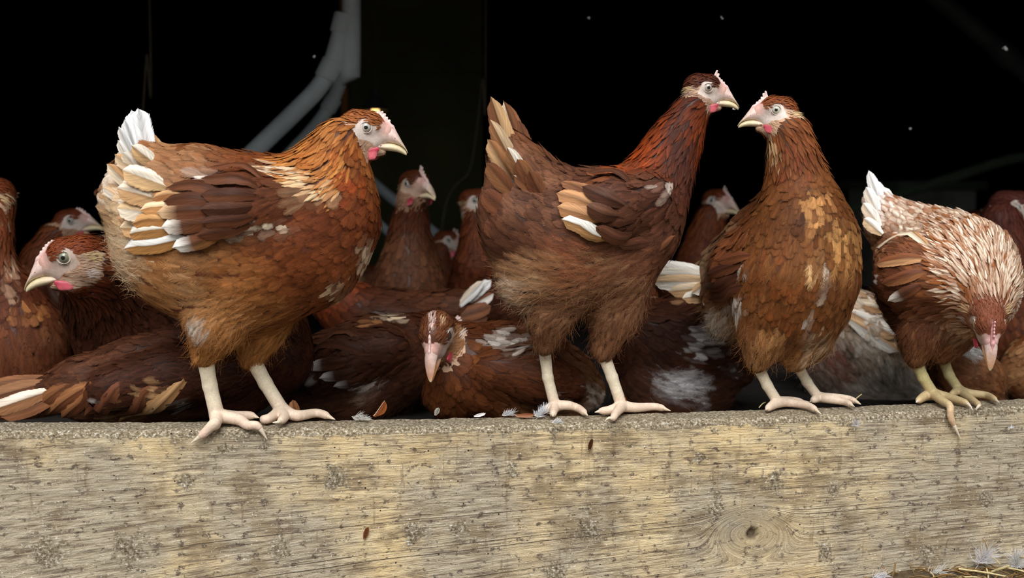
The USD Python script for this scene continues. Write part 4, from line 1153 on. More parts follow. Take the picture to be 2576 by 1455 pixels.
HENS['tall'] = dict(
    regions=[('rump', [(1180, 420), (1420, 420), (1500, 560), (1500, 660), (1180, 680)]), ('belly', [(1400, 570), (1660, 600), (1640, 680), (1400, 680)]), ('fluff', [(1230, 655), (1330, 650), (1470, 640), (1560, 645), (1640, 690), (1600, 790), (1480, 800), (1280, 800)])],
    label='dark chestnut hen with raised tail standing mid-board, neck stretched up to the right', y0=0.045, seed=12,
    head=dict(at=(1781, 221), s=0.815, comb=(16, 11, 4, 3, 2), wattle=0.9, iris=(172, 162, 150), pitch=-2),
    chains=[
        ('nape', [(1738, 282, 0, 52, 'nape'), (1692, 372, 0, 68, 'hackle'), (1655, 450, 0, 84, 'hackle'), (1622, 520, 0, 104, 'breast'), (1580, 570, 0, 124, 'breast'), (1500, 580, 0, 142, 'belly')]),
        ('back', [(1610, 500, 0, 82), (1500, 530, 0, 104), (1410, 530, 0, 100, 'rump'), (1340, 480, 0, 92, 'rump'), (1300, 420, 0, 72, 'tail'), (1275, 370, 0, 46, 'tail')]),
        ('belly', [(1620, 590, 0, 80), (1540, 650, 0, 110), (1440, 670, 0, 118), (1370, 640, -0.01, 112, 'fluff'), (1320, 600, -0.01, 100, 'fluff')]),
        ('fluff', [(1400, 600, -0.02, 120), (1310, 560, -0.02, 98), (1280, 520, -0.01, 76)]),
        ('fluff', [(1400, 680, -.02, 104), (1330, 690, -.02, 74), (1310, 720, -.02, 50)]),
        ('wing', [(1625, 500, -0.040, 62), (1540, 520, -0.048, 74), (1450, 530, -0.044, 56)]),
        ('wing', [(1625, 500, 0.040, 62), (1540, 520, 0.048, 74), (1450, 530, 0.044, 56)]),
        ('thigh', [(1400, 700, -0.01, 84), (1384, 790, -0.01, 58), (1372, 862, 0, 34)]),
        ('thigh', [(1560, 700, 0.0, 82), (1548, 790, 0.0, 62), (1518, 878, 0, 36)]),
    ],
    legs=[
        dict(r=15.5, shank=[(1368, 866, -.0), (1378, 950, 0)], ankle=(1396, 1022), toes=[[(1392, 1036), (1391, 1048)], [(1425, 1020), (1455, 1028), (1479, 1046)], [(1378, 1030), (1370, 1036)]]),
        dict(r=16.5, shank=[(1512, 876, .0), (1540, 950, 0)], ankle=(1564, 1022), toes=[[(1548, 1042), (1530, 1052), (1522, 1062)], [(1600, 1026), (1650, 1024), (1687, 1034)], [(1535, 1032), (1510, 1035), (1496, 1038)]]),
    ],
    pal=dict(crown=((74, 34, 24), (108, 58, 38)), nape=((74, 34, 22), (120, 60, 34)), hackle=((112, 46, 20), (150, 70, 30)), breast=((80, 47, 36), (110, 70, 52)), back=((76, 45, 34), (108, 68, 49)),
             rump=((86, 51, 37), (122, 80, 57)), tail=((98, 56, 36), (136, 88, 58)), wing=((80, 46, 34), (110, 68, 50)), belly=((104, 62, 44), (144, 92, 66)), thigh=((116, 74, 50), (160, 112, 78)),
             fluff=((112, 70, 48), (172, 126, 90)), cheek=((150, 116, 96), (196, 170, 154))),
    spots=[(1630, 372, 40, 44, (158, 66, 22), .8), (1575, 412, 50, 24, (150, 68, 28), .8), (1670, 320, 24, 60, (146, 62, 24), .6), (1340, 700, 80, 46, (184, 138, 98), .6), (1420, 690, 60, 40, (160, 108, 70), .5), (1720, 330, 36, 120, (66, 40, 34), .7), (1720, 420, 40, 100, (88, 52, 42), .8), (1680, 470, 14, 20, (226, 210, 194), .8), (1330, 730, 70, 50, (190, 150, 114), .5), (1300, 740, 50, 40, (214, 190, 164), .4),
           (1480, 660, 90, 60, (140, 82, 54), .5), (1430, 860, 40, 30, (90, 54, 34), .6), (1560, 440, 60, 14, (140, 80, 44), .6)],
    wing=[(1570, 590, 1412, 556, 44, (240, 236, 226), (184, 138, 92), dict(lift=.012, blunt=1.6)), (1540, 548, 1404, 528, 46, (190, 140, 98), (172, 122, 84), dict(lift=.011, blunt=1.6)), (1530, 522, 1404, 500, 46, (180, 132, 92), (168, 120, 82), dict(lift=.010, blunt=1.6)),
          (1520, 500, 1410, 474, 42, (150, 104, 72), (130, 86, 60), dict(lift=.009)), (1600, 590, 1500, 560, 46, (94, 58, 42), (110, 70, 50), dict(lift=.012)), (1560, 545, 1480, 520, 46, (96, 62, 46), (84, 52, 38), dict(lift=.014)),
          (1575, 520, 1470, 485, 42, (90, 58, 44), (78, 48, 36), dict(lift=.013)), (1640, 610, 1550, 605, 36, (96, 58, 42), (110, 72, 54), dict(lift=.010)), (1600, 470, 1480, 455, 36, (92, 56, 42), (84, 50, 36), dict(lift=.010)),
          (1650, 640, 1692, 590, 34, (96, 58, 40), (120, 76, 50), dict(lift=.004, blunt=.1))],
    tail=[(1300, 440, -.01, 1234, 242, -.02, 58, (200, 160, 116), (122, 80, 54), dict(blunt=.3)), (1320, 440, .0, 1266, 252, .0, 50, (118, 76, 50), (216, 190, 158), dict(blunt=.3)), (1310, 450, -.02, 1232, 300, -.03, 46, (206, 176, 140), (150, 104, 70), dict(blunt=.4)),
          (1335, 440, .01, 1280, 262, .02, 40, (130, 84, 54), (110, 66, 44), dict(blunt=.3)), (1345, 450, .0, 1300, 300, .01, 46, (104, 62, 40), (232, 220, 204), dict(blunt=.4)), (1360, 460, .01, 1325, 350, .02, 48, (110, 66, 44), (130, 86, 58)),
          (1375, 470, .0, 1345, 385, .0, 46, (116, 72, 48), (104, 62, 42)), (1300, 470, -.03, 1226, 350, -.04, 46, (150, 104, 68), (190, 150, 110)), (1300, 500, -.04, 1222, 410, -.05, 48, (110, 68, 44), (134, 90, 60)),
          (1330, 470, -.04, 1275, 370, -.05, 44, (232, 222, 206), (150, 104, 70), dict(blunt=.4)), (1350, 490, -.045, 1300, 400, -.055, 46, (136, 90, 58), (118, 74, 48)), (1370, 510, -.045, 1330, 430, -.055, 46, (120, 76, 50), (104, 62, 42)),
          (1300, 560, -.045, 1212, 480, -.05, 60, (96, 56, 38), (112, 68, 46)), (1290, 600, -.04, 1218, 560, -.045, 56, (92, 54, 36), (104, 62, 42)), (1390, 520, -.04, 1290, 440, -.05, 34, (220, 206, 184), (130, 84, 56))])
HENS['facing'] = dict(
    label='ginger hen standing right of centre, breast to the viewer and head turned left', y0=0.035, seed=13,
    head=dict(at=(1951, 277), s=0.825, yaw=180, pitch=-9, comb=(16, 13, 7, 3, 2), wattle=0.45, iris=(190, 192, 172)),
    chains=[
        ('nape', [(1985, 338, 0, 60, 'nape'), (2000, 420, 0, 66, 'hackle'), (2012, 500, 0, 92, 'breast'), (2018, 600, -.01, 138, 'breast'), (2004, 690, -.01, 154, 'breast'), (1985, 750, 0, 138, 'belly'), (1960, 790, .02, 110, 'belly')]),
        ('back', [(2000, 560, .04, 120), (1930, 640, .08, 120), (1860, 690, .12, 100, 'rump'), (1800, 710, .15, 60, 'rump'), (1760, 715, .16, 40, 'tail')]),
        ('belly', [(1900, 700, .06, 110), (1860, 760, .09, 90, 'fluff'), (1830, 800, .10, 56, 'fluff')]),
        ('wing', [(1915, 600, .0, 62), (1865, 670, .03, 76), (1815, 730, .08, 46)]),
        ('wing', [(2100, 600, .06, 60), (2088, 680, .10, 64), (2060, 740, .15, 50)]),
        ('thigh', [(1930, 780, -.0, 80), (1922, 850, -.005, 58), (1906, 908, 0, 32)]),
        ('thigh', [(2050, 780, .0, 84), (2034, 850, .0, 56), (2002, 906, 0, 32)]),
    ],
    legs=[
        dict(r=15, shank=[(1898, 904, .0), (1930, 970, 0)], ankle=(1956, 1012), toes=[[(1940, 1022), (1926, 1032)], [(1990, 1014), (2035, 1022), (2066, 1042)], [(1985, 1008), (2010, 1010), (2035, 1012)]]),
        dict(r=14, shank=[(1996, 900, .0), (2030, 962, 0)], ankle=(2058, 1000), toes=[[(2090, 1000), (2135, 1004), (2166, 1018)], [(2080, 1004), (2125, 1012), (2150, 1024)], [(2048, 1006), (2036, 1012)]]),
    ],
    pal=dict(crown=((130, 66, 34), (168, 96, 54)), nape=((128, 64, 32), (168, 96, 50)), hackle=((126, 66, 36), (166, 100, 56)), breast=((106, 60, 29), (142, 86, 44)), back=((100, 56, 32), (136, 80, 44)), wing=((92, 48, 30), (128, 74, 44)),
             belly=((120, 68, 36), (164, 108, 62)), thigh=((132, 82, 48), (186, 136, 88)), rump=((130, 84, 54), (200, 164, 126)), fluff=((140, 96, 64), (200, 164, 126)), tail=((190, 150, 110), (232, 210, 180)), cheek=((196, 152, 110), (226, 196, 164))),
    spots=[(2055, 520, 34, 60, (190, 134, 80), .7), (2110, 580, 30, 50, (196, 144, 88), .6), (1990, 400, 50, 60, (124, 62, 34), .4), (1920, 370, 40, 30, (206, 168, 124), .5), (2130, 610, 40, 70, (186, 132, 78), .6), (2050, 650, 30, 40, (220, 176, 122), .4), (2080, 690, 16, 40, (236, 220, 200), .5), (1870, 650, 20, 18, (236, 222, 206), .5),
           (1855, 760, 20, 30, (238, 228, 216), .7), (1810, 820, 30, 60, (226, 212, 196), .6), (2080, 880, 50, 60, (216, 184, 150), .5), (1940, 850, 40, 40, (206, 150, 96), .5), (2040, 810, 14, 30, (236, 226, 214), .6), (1960, 700, 90, 120, (120, 66, 32), .5)],
    wing=[(1880, 660, 1790, 690, 34, (70, 40, 28), (96, 56, 36)), (1880, 690, 1782, 720, 36, (64, 36, 26), (84, 48, 32)), (1885, 715, 1790, 750, 34, (72, 42, 30), (100, 60, 40)), (1900, 640, 1810, 660, 32, (96, 54, 34), (116, 68, 42))],
    tail=[(1800, 690, .12, 1632, 668, .14, 44, (232, 226, 216), (204, 172, 134), dict(blunt=1)), (1800, 700, .115, 1630, 690, .13, 46, (226, 216, 200), (212, 184, 150), dict(blunt=1)), (1805, 710, .11, 1640, 712, .12, 46, (206, 172, 134), (236, 228, 216)),
          (1810, 720, .105, 1680, 735, .11, 44, (222, 198, 168), (190, 150, 108)), (1815, 735, .10, 1715, 752, .10, 40, (238, 228, 212), (196, 156, 116)), (1820, 690, .10, 1740, 740, .09, 36, (206, 168, 126), (238, 226, 210)),
          (1820, 710, .09, 1770, 770, .08, 34, (236, 226, 212), (200, 164, 126)), (1830, 740, .085, 1800, 800, .07, 34, (216, 188, 156), (236, 226, 214))])
HENS['speckled'] = dict(
    regions=[('hackle', [(2330, 540), (2420, 535), (2500, 580), (2575, 690), (2580, 800), (2550, 860), (2500, 760), (2420, 790), (2370, 730), (2350, 640)]), ('back', [(2240, 500), (2330, 490), (2480, 550), (2330, 545), (2350, 640), (2300, 620), (2230, 570)])],
    label='speckled cream and ginger hen at the right end, head bent down toward the board', y0=0.05, seed=14, rims=('hackle', 'back', 'breast', 'rump', 'nape'), mottle=0.30, scale_f=0.85,
    head=dict(at=(2488, 818), s=0.96, yaw=98, pitch=44, roll=0, dy=-0.095, comb=(16, 13, 10, 9, 8), wattle=0.6, iris=(120, 96, 70)),
    chains=[
        ('nape', [(2478, 768, -.06, 66, 'nape'), (2452, 724, -.03, 108, 'hackle'), (2420, 700, 0, 140, 'breast'), (2390, 710, .03, 152, 'belly'), (2340, 690, .06, 132, 'belly')]),
        ('back', [(2440, 660, .0, 110), (2380, 650, .05, 118), (2300, 610, .09, 98), (2240, 560, .11, 62, 'rump'), (2212, 520, .12, 42, 'rump')]),
        ('wing', [(2370, 700, -.03, 90), (2300, 690, .0, 94), (2254, 650, .06, 50)]),
        ('wing', [(2490, 690, .06, 70), (2450, 650, .10, 84), (2390, 620, .14, 60)]),
        ('belly', [(2440, 740, .0, 112), (2380, 780, .02, 96), (2320, 780, .04, 80, 'fluff'), (2280, 740, .06, 70, 'fluff')]),
        ('thigh', [(2330, 790, .0, 66), (2312, 850, .0, 50), (2304, 900, 0, 28)]),
        ('thigh', [(2400, 800, .02, 66), (2384, 850, .02, 48), (2368, 892, .02, 26)]),
    ],
    legs=[
        dict(r=15.5, shank=[(2298, 894, .0), (2322, 950, 0)], ankle=(2348, 992), toes=[[(2326, 998), (2304, 1013)], [(2372, 1010), (2392, 1052), (2416, 1104)], [(2385, 1000), (2425, 1012), (2446, 1032)]]),
        dict(r=14, shank=[(2366, 886, .01), (2388, 945, 0)], ankle=(2412, 982), toes=[[(2440, 990), (2485, 996), (2514, 1014)], [(2440, 1002), (2456, 1026), (2460, 1050)], [(2395, 992), (2380, 998)]]),
    ],
    skins=dict(leg=(196, 184, 132), toe=(206, 166, 138), comb=(232, 170, 170), tip=(206, 150, 92), eye=(190, 170, 160), cheek=(160, 110, 84), lore=(200, 160, 154)),
    pal=dict(crown=((124, 66, 44), (150, 88, 62)), nape=((136, 76, 46), (200, 140, 96)), hackle=((150, 88, 46), (250, 236, 214)), breast=((140, 82, 44), (236, 212, 180)), back=((146, 88, 50), (246, 230, 208)), wing=((72, 42, 30), (124, 74, 46)),
             belly=((92, 52, 34), (140, 86, 52)), rump=((170, 112, 70), (250, 240, 228)), fluff=((110, 66, 42), (150, 98, 64)), thigh=((106, 66, 42), (146, 98, 62)), cheek=((122, 70, 44), (160, 104, 70))),
    spots=[(2265, 690, 60, 90, (76, 44, 29), .75), (2210, 490, 50, 70, (248, 246, 244), .9), (2215, 620, 45, 60, (206, 160, 118), .5), (2250, 740, 60, 90, (96, 54, 36), .8), (2330, 800, 110, 70, (92, 52, 34), .9), (2280, 640, 60, 50, (122, 70, 44), .6), (2225, 715, 18, 12, (240, 230, 220), .9), (2330, 700, 60, 60, (140, 84, 50), .5)],
    wing=[(2340, 680, 2225, 712, 34, (110, 64, 42), (150, 98, 64)), (2340, 650, 2212, 670, 34, (130, 78, 50), (190, 140, 98)), (2350, 630, 2215, 630, 34, (190, 140, 98), (236, 214, 186)), (2330, 710, 2240, 750, 34, (84, 50, 34), (110, 66, 44), dict(tip=(236, 226, 216)))],
    tail=[(2225, 540, .10, 2184, 428, .12, 34, (250, 248, 246), (246, 242, 238), dict(blunt=.3)), (2235, 540, .10, 2200, 452, .12, 34, (246, 242, 238), (250, 250, 248)), (2245, 540, .10, 2222, 470, .12, 34, (250, 246, 240), (240, 226, 206)), (2215, 550, .09, 2178, 470, .10, 34, (248, 244, 240), (236, 222, 206)),
          (2215, 570, .08, 2170, 510, .09, 34, (244, 236, 226), (226, 204, 180)), (2255, 545, .10, 2240, 492, .11, 30, (240, 224, 204), (250, 246, 240)), (2220, 590, .07, 2172, 550, .08, 34, (240, 230, 218), (216, 186, 150))])

# ------------------------------------------------------------------ the flock behind the plank
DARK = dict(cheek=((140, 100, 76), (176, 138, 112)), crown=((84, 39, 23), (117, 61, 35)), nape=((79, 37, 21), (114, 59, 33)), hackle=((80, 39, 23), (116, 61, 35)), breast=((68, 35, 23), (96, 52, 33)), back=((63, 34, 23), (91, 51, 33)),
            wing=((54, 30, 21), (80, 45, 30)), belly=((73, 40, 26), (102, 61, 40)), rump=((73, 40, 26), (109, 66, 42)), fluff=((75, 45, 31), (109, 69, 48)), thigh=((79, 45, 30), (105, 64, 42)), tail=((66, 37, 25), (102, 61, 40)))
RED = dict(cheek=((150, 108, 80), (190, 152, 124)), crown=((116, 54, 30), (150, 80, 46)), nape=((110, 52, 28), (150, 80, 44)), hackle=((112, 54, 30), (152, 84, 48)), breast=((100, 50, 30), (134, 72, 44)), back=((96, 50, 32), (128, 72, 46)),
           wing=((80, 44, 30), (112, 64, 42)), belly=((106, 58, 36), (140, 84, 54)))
HENS['edge'] = dict(
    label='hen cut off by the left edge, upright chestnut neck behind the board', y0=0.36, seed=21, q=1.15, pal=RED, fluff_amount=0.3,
    head=dict(at=(-42, 492), s=0.95, yaw=180, pitch=0),
    chains=[('nape', [(-8, 520, 0, 48, 'nape'), (-16, 600, 0, 44, 'hackle'), (-12, 690, 0, 58, 'hackle'), (10, 790, 0, 112, 'breast'), (40, 880, 0, 138, 'breast'), (40, 950, 0, 140, 'belly')]),
            ('back', [(60, 880, .05, 130), (80, 900, .10, 120), (100, 880, .15, 80)]), ('wing', [(110, 860, .02, 70), (120, 930, .10, 80)])],
    spots=[(20, 680, 14, 60, (206, 170, 140), .6), (60, 770, 50, 24, (176, 116, 66), .7), (110, 820, 70, 40, (128, 80, 52), .6)], auto_legs=[(30, 1000, .03), (80, 1000, .06)])
HENS['profile'] = dict(
    label='hen with pale beak in profile at far left, looking right over the big-faced hen', y0=0.62, seed=22, q=1.3, pal=RED, fluff_amount=0,
    head=dict(at=(177, 555), s=0.66, pitch=-16, comb=(5, 7, 6, 4), wattle=0.5),
    chains=[('nape', [(136, 598, 0, 42, 'nape'), (104, 660, 0, 50, 'hackle'), (92, 730, 0, 68, 'breast'), (110, 780, .05, 76, 'breast'), (140, 800, .15, 76, 'back')]), ('wing', [(90, 720, -.03, 40), (130, 770, .0, 44)])],
    spots=[(60, 700, 30, 40, (190, 130, 84), .6), (125, 712, 14, 10, (238, 226, 214), .8), (150, 770, 20, 10, (226, 206, 190), .6), (110, 740, 40, 30, (90, 58, 42), .6)], auto_legs=[(100, 850, .04), (130, 850, .1)])
HENS['bigface'] = dict(skins=dict(eye=(192, 170, 156), cheek=(170, 130, 104)),
    label='large-faced hen behind the left of the board, head in front of dark plumage, facing left', y0=0.34, seed=23, q=1.1, fluff_amount=0.2,
    head=dict(at=(157, 648), s=1.14, dy=-0.13, yaw=172, pitch=6, comb=(3, 4, 4, 3, 2), wattle=0.4, iris=(132, 134, 112)),
    chains=[('nape', [(226, 672, -.09, 84, 'nape'), (262, 760, -.03, 102, 'hackle'), (310, 850, .0, 120, 'breast'), (380, 900, .05, 110, 'belly')]), ('back', [(330, 820, .05, 110), (430, 860, .10, 90)])],
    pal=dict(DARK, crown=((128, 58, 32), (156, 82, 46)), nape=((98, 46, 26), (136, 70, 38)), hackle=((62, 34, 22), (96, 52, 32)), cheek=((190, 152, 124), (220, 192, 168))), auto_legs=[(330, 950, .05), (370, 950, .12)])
HENS['peeking'] = dict(
    label='small reddish hen head peeking out just left of the golden hen, under her tail', y0=0.85, seed=24, q=1.4, pal=RED, fluff_amount=0,
    head=dict(at=(294, 588), s=0.50, yaw=28, pitch=-14, comb=(8, 8, 6)), chains=[('nape', [(284, 640, 0, 34, 'nape'), (290, 700, 0, 50, 'hackle'), (300, 770, .05, 62, 'breast'), (310, 800, .15, 60, 'back')])], auto_legs=[(300, 840, .05), (312, 840, .12)])
HENS['wingdown'] = dict(
    label='dark hen lying along the board at left, tail toward the left edge', y0=0.185, seed=25, pal=DARK, fluff_amount=0.3,
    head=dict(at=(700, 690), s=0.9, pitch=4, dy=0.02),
    chains=[('nape', [(678, 740, .02, 56, 'nape'), (690, 820, .01, 78, 'hackle'), (682, 890, 0, 104, 'breast'), (590, 930, 0, 118, 'breast'), (420, 960, 0, 112, 'belly'), (240, 985, 0, 84, 'fluff')]),
            ('back', [(640, 880, 0, 104), (500, 910, 0, 100), (340, 940, 0, 88), (200, 970, 0, 66, 'rump'), (90, 1000, 0, 40, 'tail')]), ('wing', [(590, 930, -.05, 70), (430, 950, -.055, 74), (280, 980, -.05, 58)])],
    spots=[(430, 990, 40, 40, (206, 160, 112), .75), (350, 1040, 50, 30, (190, 140, 92), .7), (225, 1010, 22, 60, (170, 116, 76), .5), (490, 1005, 18, 22, (232, 222, 212), .7), (270, 1005, 18, 8, (226, 214, 206), .7)],
    wing=[(330, 955, 215, 1040, 42, (104, 62, 42), (120, 74, 48)), (290, 950, 160, 1040, 44, (140, 92, 58), (112, 66, 42)), (250, 950, 110, 1042, 44, (150, 100, 64), (120, 72, 46)), (400, 960, 290, 1046, 42, (112, 68, 46), (132, 82, 54)),
          (210, 950, 60, 1040, 42, (134, 86, 54), (118, 72, 46)), (460, 950, 300, 1052, 46, (196, 146, 98), (176, 124, 78)), (480, 940, 340, 1030, 40, (206, 160, 112), (190, 140, 92))],
    tail=[(130, 960, -.01, -60, 1010, -.02, 50, (150, 104, 70), (120, 76, 50)), (140, 980, -.02, -40, 1040, -.03, 48, (220, 204, 186), (150, 104, 70)), (120, 950, .0, -80, 985, .0, 44, (132, 86, 56), (112, 68, 46)), (150, 1000, -.02, 0, 1052, -.03, 46, (112, 70, 46), (128, 82, 54))])
HENS['hackled'] = dict(
    label='hen crouching in mid-flock, orange hackle at left, white-tipped tail to the right', y0=0.43, seed=26, q=1.15, pal=dict(DARK, hackle=((140, 58, 26), (190, 92, 46)), nape=((140, 60, 28), (180, 90, 46))), fluff_amount=0.2,
    head=dict(at=(760, 640), s=0.7, yaw=180, pitch=0, dy=.02),
    chains=[('nape', [(800, 690, .01, 50, 'nape'), (842, 745, 0, 62, 'hackle'), (900, 800, 0, 74, 'breast'), (980, 820, 0, 80, 'belly'), (1090, 830, 0, 76, 'belly')]),
            ('back', [(870, 780, 0, 66), (980, 800, 0, 68), (1080, 798, 0, 62, 'rump'), (1150, 780, 0, 48, 'rump'), (1190, 762, 0, 34, 'tail')]), ('wing', [(960, 810, -.03, 50), (1080, 820, -.035, 44)])],
    tail=[(1160, 770, -.02, 1236, 704, -.02, 30, (246, 244, 242), (236, 230, 224), dict(blunt=1.5)), (1150, 775, -.025, 1216, 706, -.03, 28, (240, 236, 232), (214, 196, 176)), (1160, 785, -.02, 1242, 738, -.02, 36, (226, 216, 208), (120, 76, 52)),
          (1150, 800, -.03, 1236, 770, -.03, 44, (124, 80, 56), (112, 70, 48)), (1140, 810, -.03, 1228, 800, -.03, 44, (108, 66, 46), (96, 58, 40)), (1130, 820, -.03, 1206, 826, -.03, 42, (92, 56, 38), (104, 64, 44))])
HENS['dozing'] = dict(
    label='dark brown hen lying at the board, wing flecked white, head hidden', y0=0.30, seed=27, pal=dict(DARK, belly=((80, 48, 34), (112, 72, 52))), fluff_amount=0.6,
    head=dict(at=(1120, 830), s=0.8, pitch=10, dy=.02),
    chains=[('nape', [(1082, 832, .03, 54, 'nape'), (1040, 870, .01, 74, 'hackle'), (990, 920, 0, 110, 'breast'), (900, 960, 0, 118, 'fluff'), (810, 990, 0, 92, 'fluff')]),
            ('back', [(1020, 880, 0, 84), (930, 890, 0, 94), (840, 920, 0, 84, 'rump'), (780, 970, 0, 52, 'tail')]), ('wing', [(970, 880, -.045, 60), (880, 905, -.05, 62), (800, 950, -.045, 44)])],
    spots=[(785, 918, 16, 18, (232, 222, 214), .8), (822, 936, 18, 12, (226, 214, 206), .7), (856, 954, 14, 10, (220, 210, 206), .6), (950, 965, 34, 16, (206, 190, 176), .5), (940, 990, 30, 20, (160, 128, 106), .4), (1010, 800, 30, 8, (216, 190, 160), .6), (960, 815, 30, 10, (170, 116, 72), .5)],
    wing=[(900, 900, 775, 930, 34, (74, 44, 30), (92, 56, 38), dict(tip=(232, 222, 214))), (920, 920, 805, 950, 32, (70, 42, 30), (88, 54, 38), dict(tip=(216, 206, 200))), (940, 930, 840, 965, 32, (72, 42, 30), (90, 54, 38), dict(tip=(196, 184, 178))), (930, 890, 780, 895, 36, (72, 42, 30), (88, 52, 36)), (940, 870, 790, 868, 36, (78, 46, 32), (92, 56, 38))])
HENS['frontal'] = dict(skins=dict(tip=(196, 134, 84)),
    label='hen sitting behind mid-board with its face turned straight to the viewer', y0=0.17, seed=28, fluff_amount=0.3,
    head=dict(at=(1094, 846), s=1.0, yaw=102, pitch=33, roll=2, dy=-0.05, comb=(1, 1, 1), comb_r=0.7, wattle=0.55, iris=(60, 50, 44)),
    chains=[('nape', [(1128, 862, -.01, 58, 'nape'), (1160, 900, .0, 84, 'hackle'), (1200, 945, .0, 104, 'breast'), (1300, 960, .01, 118, 'breast'), (1400, 990, .02, 94, 'fluff')]),
            ('back', [(1180, 900, .01, 84), (1260, 900, .02, 88), (1350, 910, .03, 88), (1430, 950, .04, 66, 'rump'), (1480, 985, .04, 44, 'rump')]), ('breast', [(1140, 950, -.01, 74), (1130, 990, .0, 70)]), ('wing', [(1250, 930, -.045, 56), (1350, 945, -.045, 66), (1430, 970, -.03, 46)])],
    pal=dict(crown=((92, 50, 34), (140, 86, 54)), nape=((92, 46, 26), (134, 72, 38)), hackle=((96, 48, 26), (140, 76, 40)), breast=((96, 50, 26), (134, 76, 40)), wing=((78, 42, 26), (110, 62, 36)), cheek=((140, 92, 58), (178, 128, 86))),
    spots=[(1084, 806, 9, 40, (226, 196, 186), .9), (1112, 812, 7, 16, (206, 166, 130), .6), (1044, 826, 6, 10, (226, 210, 196), .8), (1250, 850, 50, 22, (236, 226, 214), .75), (1270, 885, 46, 22, (226, 214, 200), .55), (1180, 880, 12, 30, (186, 120, 66), .5), (1450, 960, 22, 14, (230, 214, 196), .6), (1490, 1000, 40, 40, (232, 212, 194), .6), (1360, 1010, 30, 30, (190, 160, 136), .5)])
HENS['sentry'] = dict(skins=dict(eye=(186, 156, 136), cheek=(160, 120, 94)),
    label='slim dark hen standing tall in mid-flock, head raised, pink comb', y0=0.50, seed=29, q=1.15, pal=dict(DARK, breast=((98, 58, 38), (136, 88, 58))), fluff_amount=0,
    head=dict(at=(1046, 462), s=0.76, yaw=52, pitch=-8, comb=(16, 16, 9, 5), wattle=0.7),
    chains=[('nape', [(1036, 508, .02, 44, 'nape'), (1030, 580, .03, 48, 'hackle'), (1030, 650, .03, 68, 'breast'), (1028, 720, .03, 92, 'breast'), (1020, 790, .05, 100, 'breast'), (1000, 820, .12, 100, 'belly')]), ('wing', [(960, 720, .10, 46), (950, 780, .16, 50)]), ('back', [(1010, 720, .12, 80), (980, 740, .22, 70)])],
    auto_legs=[(1000, 880, .08), (1040, 880, .09)])
HENS['wattled'] = dict(
    label='small brown hen head with bright pink wattle beyond the slim dark hen', y0=0.85, seed=30, q=1.4, pal=RED, fluff_amount=0,
    head=dict(at=(1128, 605), s=0.54, pitch=-6, comb=(12, 12, 9), wattle=1.2), chains=[('nape', [(1106, 634, 0, 36, 'nape'), (1104, 690, 0, 44, 'hackle'), (1100, 750, .02, 60, 'breast'), (1090, 790, .1, 66, 'back')])], auto_legs=[(1090, 840, .05), (1108, 840, .05)])
HENS['hidden'] = dict(
    label='reddish hen half hidden by the tall hen\'s rear, only cheek and neck in view', y0=0.60, seed=31, q=1.2, pal=RED, fluff_amount=0,
    head=dict(at=(1200, 505), s=0.66, pitch=-8, yaw=12), chains=[('nape', [(1194, 550, 0, 36, 'nape'), (1198, 610, 0, 40, 'hackle'), (1200, 670, 0, 58, 'breast'), (1200, 730, .02, 72, 'breast'), (1220, 770, .1, 76, 'back')])], auto_legs=[(1200, 830, .05), (1230, 830, .08)])
HENS['shadowed'] = dict(
    label='dim brown hen low in mid-flock, seen between the golden hen and the slim dark one', y0=1.05, seed=32, q=1.5, pal=RED, fluff_amount=0,
    head=dict(at=(976, 688), s=0.44, pitch=0), chains=[('nape', [(952, 700, 0, 30, 'nape'), (920, 710, 0, 46, 'breast'), (880, 720, 0, 50, 'back'), (840, 710, 0, 40, 'rump')])], spots=[(930, 690, 20, 12, (206, 170, 130), .3)], auto_legs=[(900, 740, .02), (920, 740, .05)])
HENS['lookout'] = dict(
    label='hen between the tall and the ginger hen, only head and neck visible, looking right', y0=0.70, seed=33, q=1.2, pal=RED, fluff_amount=0,
    head=dict(at=(1812, 505), s=0.64, yaw=50, pitch=-6, comb=(15, 12, 6, 3), wattle=0.9), chains=[('nape', [(1788, 548, 0, 40, 'nape'), (1776, 600, 0, 46, 'hackle'), (1766, 660, 0, 60, 'breast'), (1750, 730, .02, 74, 'breast'), (1720, 770, .1, 76, 'back')])], auto_legs=[(1730, 820, .05), (1755, 820, .06)])
HENS['patched'] = dict(
    label='dark hen lying behind the tall hen\'s legs, white patches on its flank', y0=0.27, seed=34, fluff_amount=0.6, pal=DARK,
    head=dict(at=(1604, 756), s=0.75, yaw=180, pitch=6, dy=.07),
    chains=[('nape', [(1622, 790, .06, 48, 'nape'), (1626, 840, .03, 74, 'hackle'), (1650, 880, .0, 98, 'back'), (1730, 880, .0, 108, 'wing'), (1800, 900, .02, 84, 'rump'), (1850, 930, .02, 50, 'tail')]), ('back', [(1640, 830, .02, 76), (1720, 820, .03, 74), (1790, 840, .04, 60)]),
            ('fluff', [(1630, 980, -.02, 82), (1700, 1000, -.02, 84), (1770, 980, -.0, 80)]), ('breast', [(1610, 900, .0, 80), (1600, 980, .0, 70)])],
    spots=[(1690, 965, 70, 40, (240, 236, 236), .9), (1745, 855, 54, 44, (240, 236, 236), .85), (1780, 800, 34, 26, (232, 226, 224), .7), (1740, 1010, 16, 34, (226, 216, 212), .6), (1540, 990, 34, 34, (160, 146, 136), .5), (1810, 930, 26, 20, (206, 196, 190), .4), (1700, 760, 24, 10, (200, 150, 110), .5)])
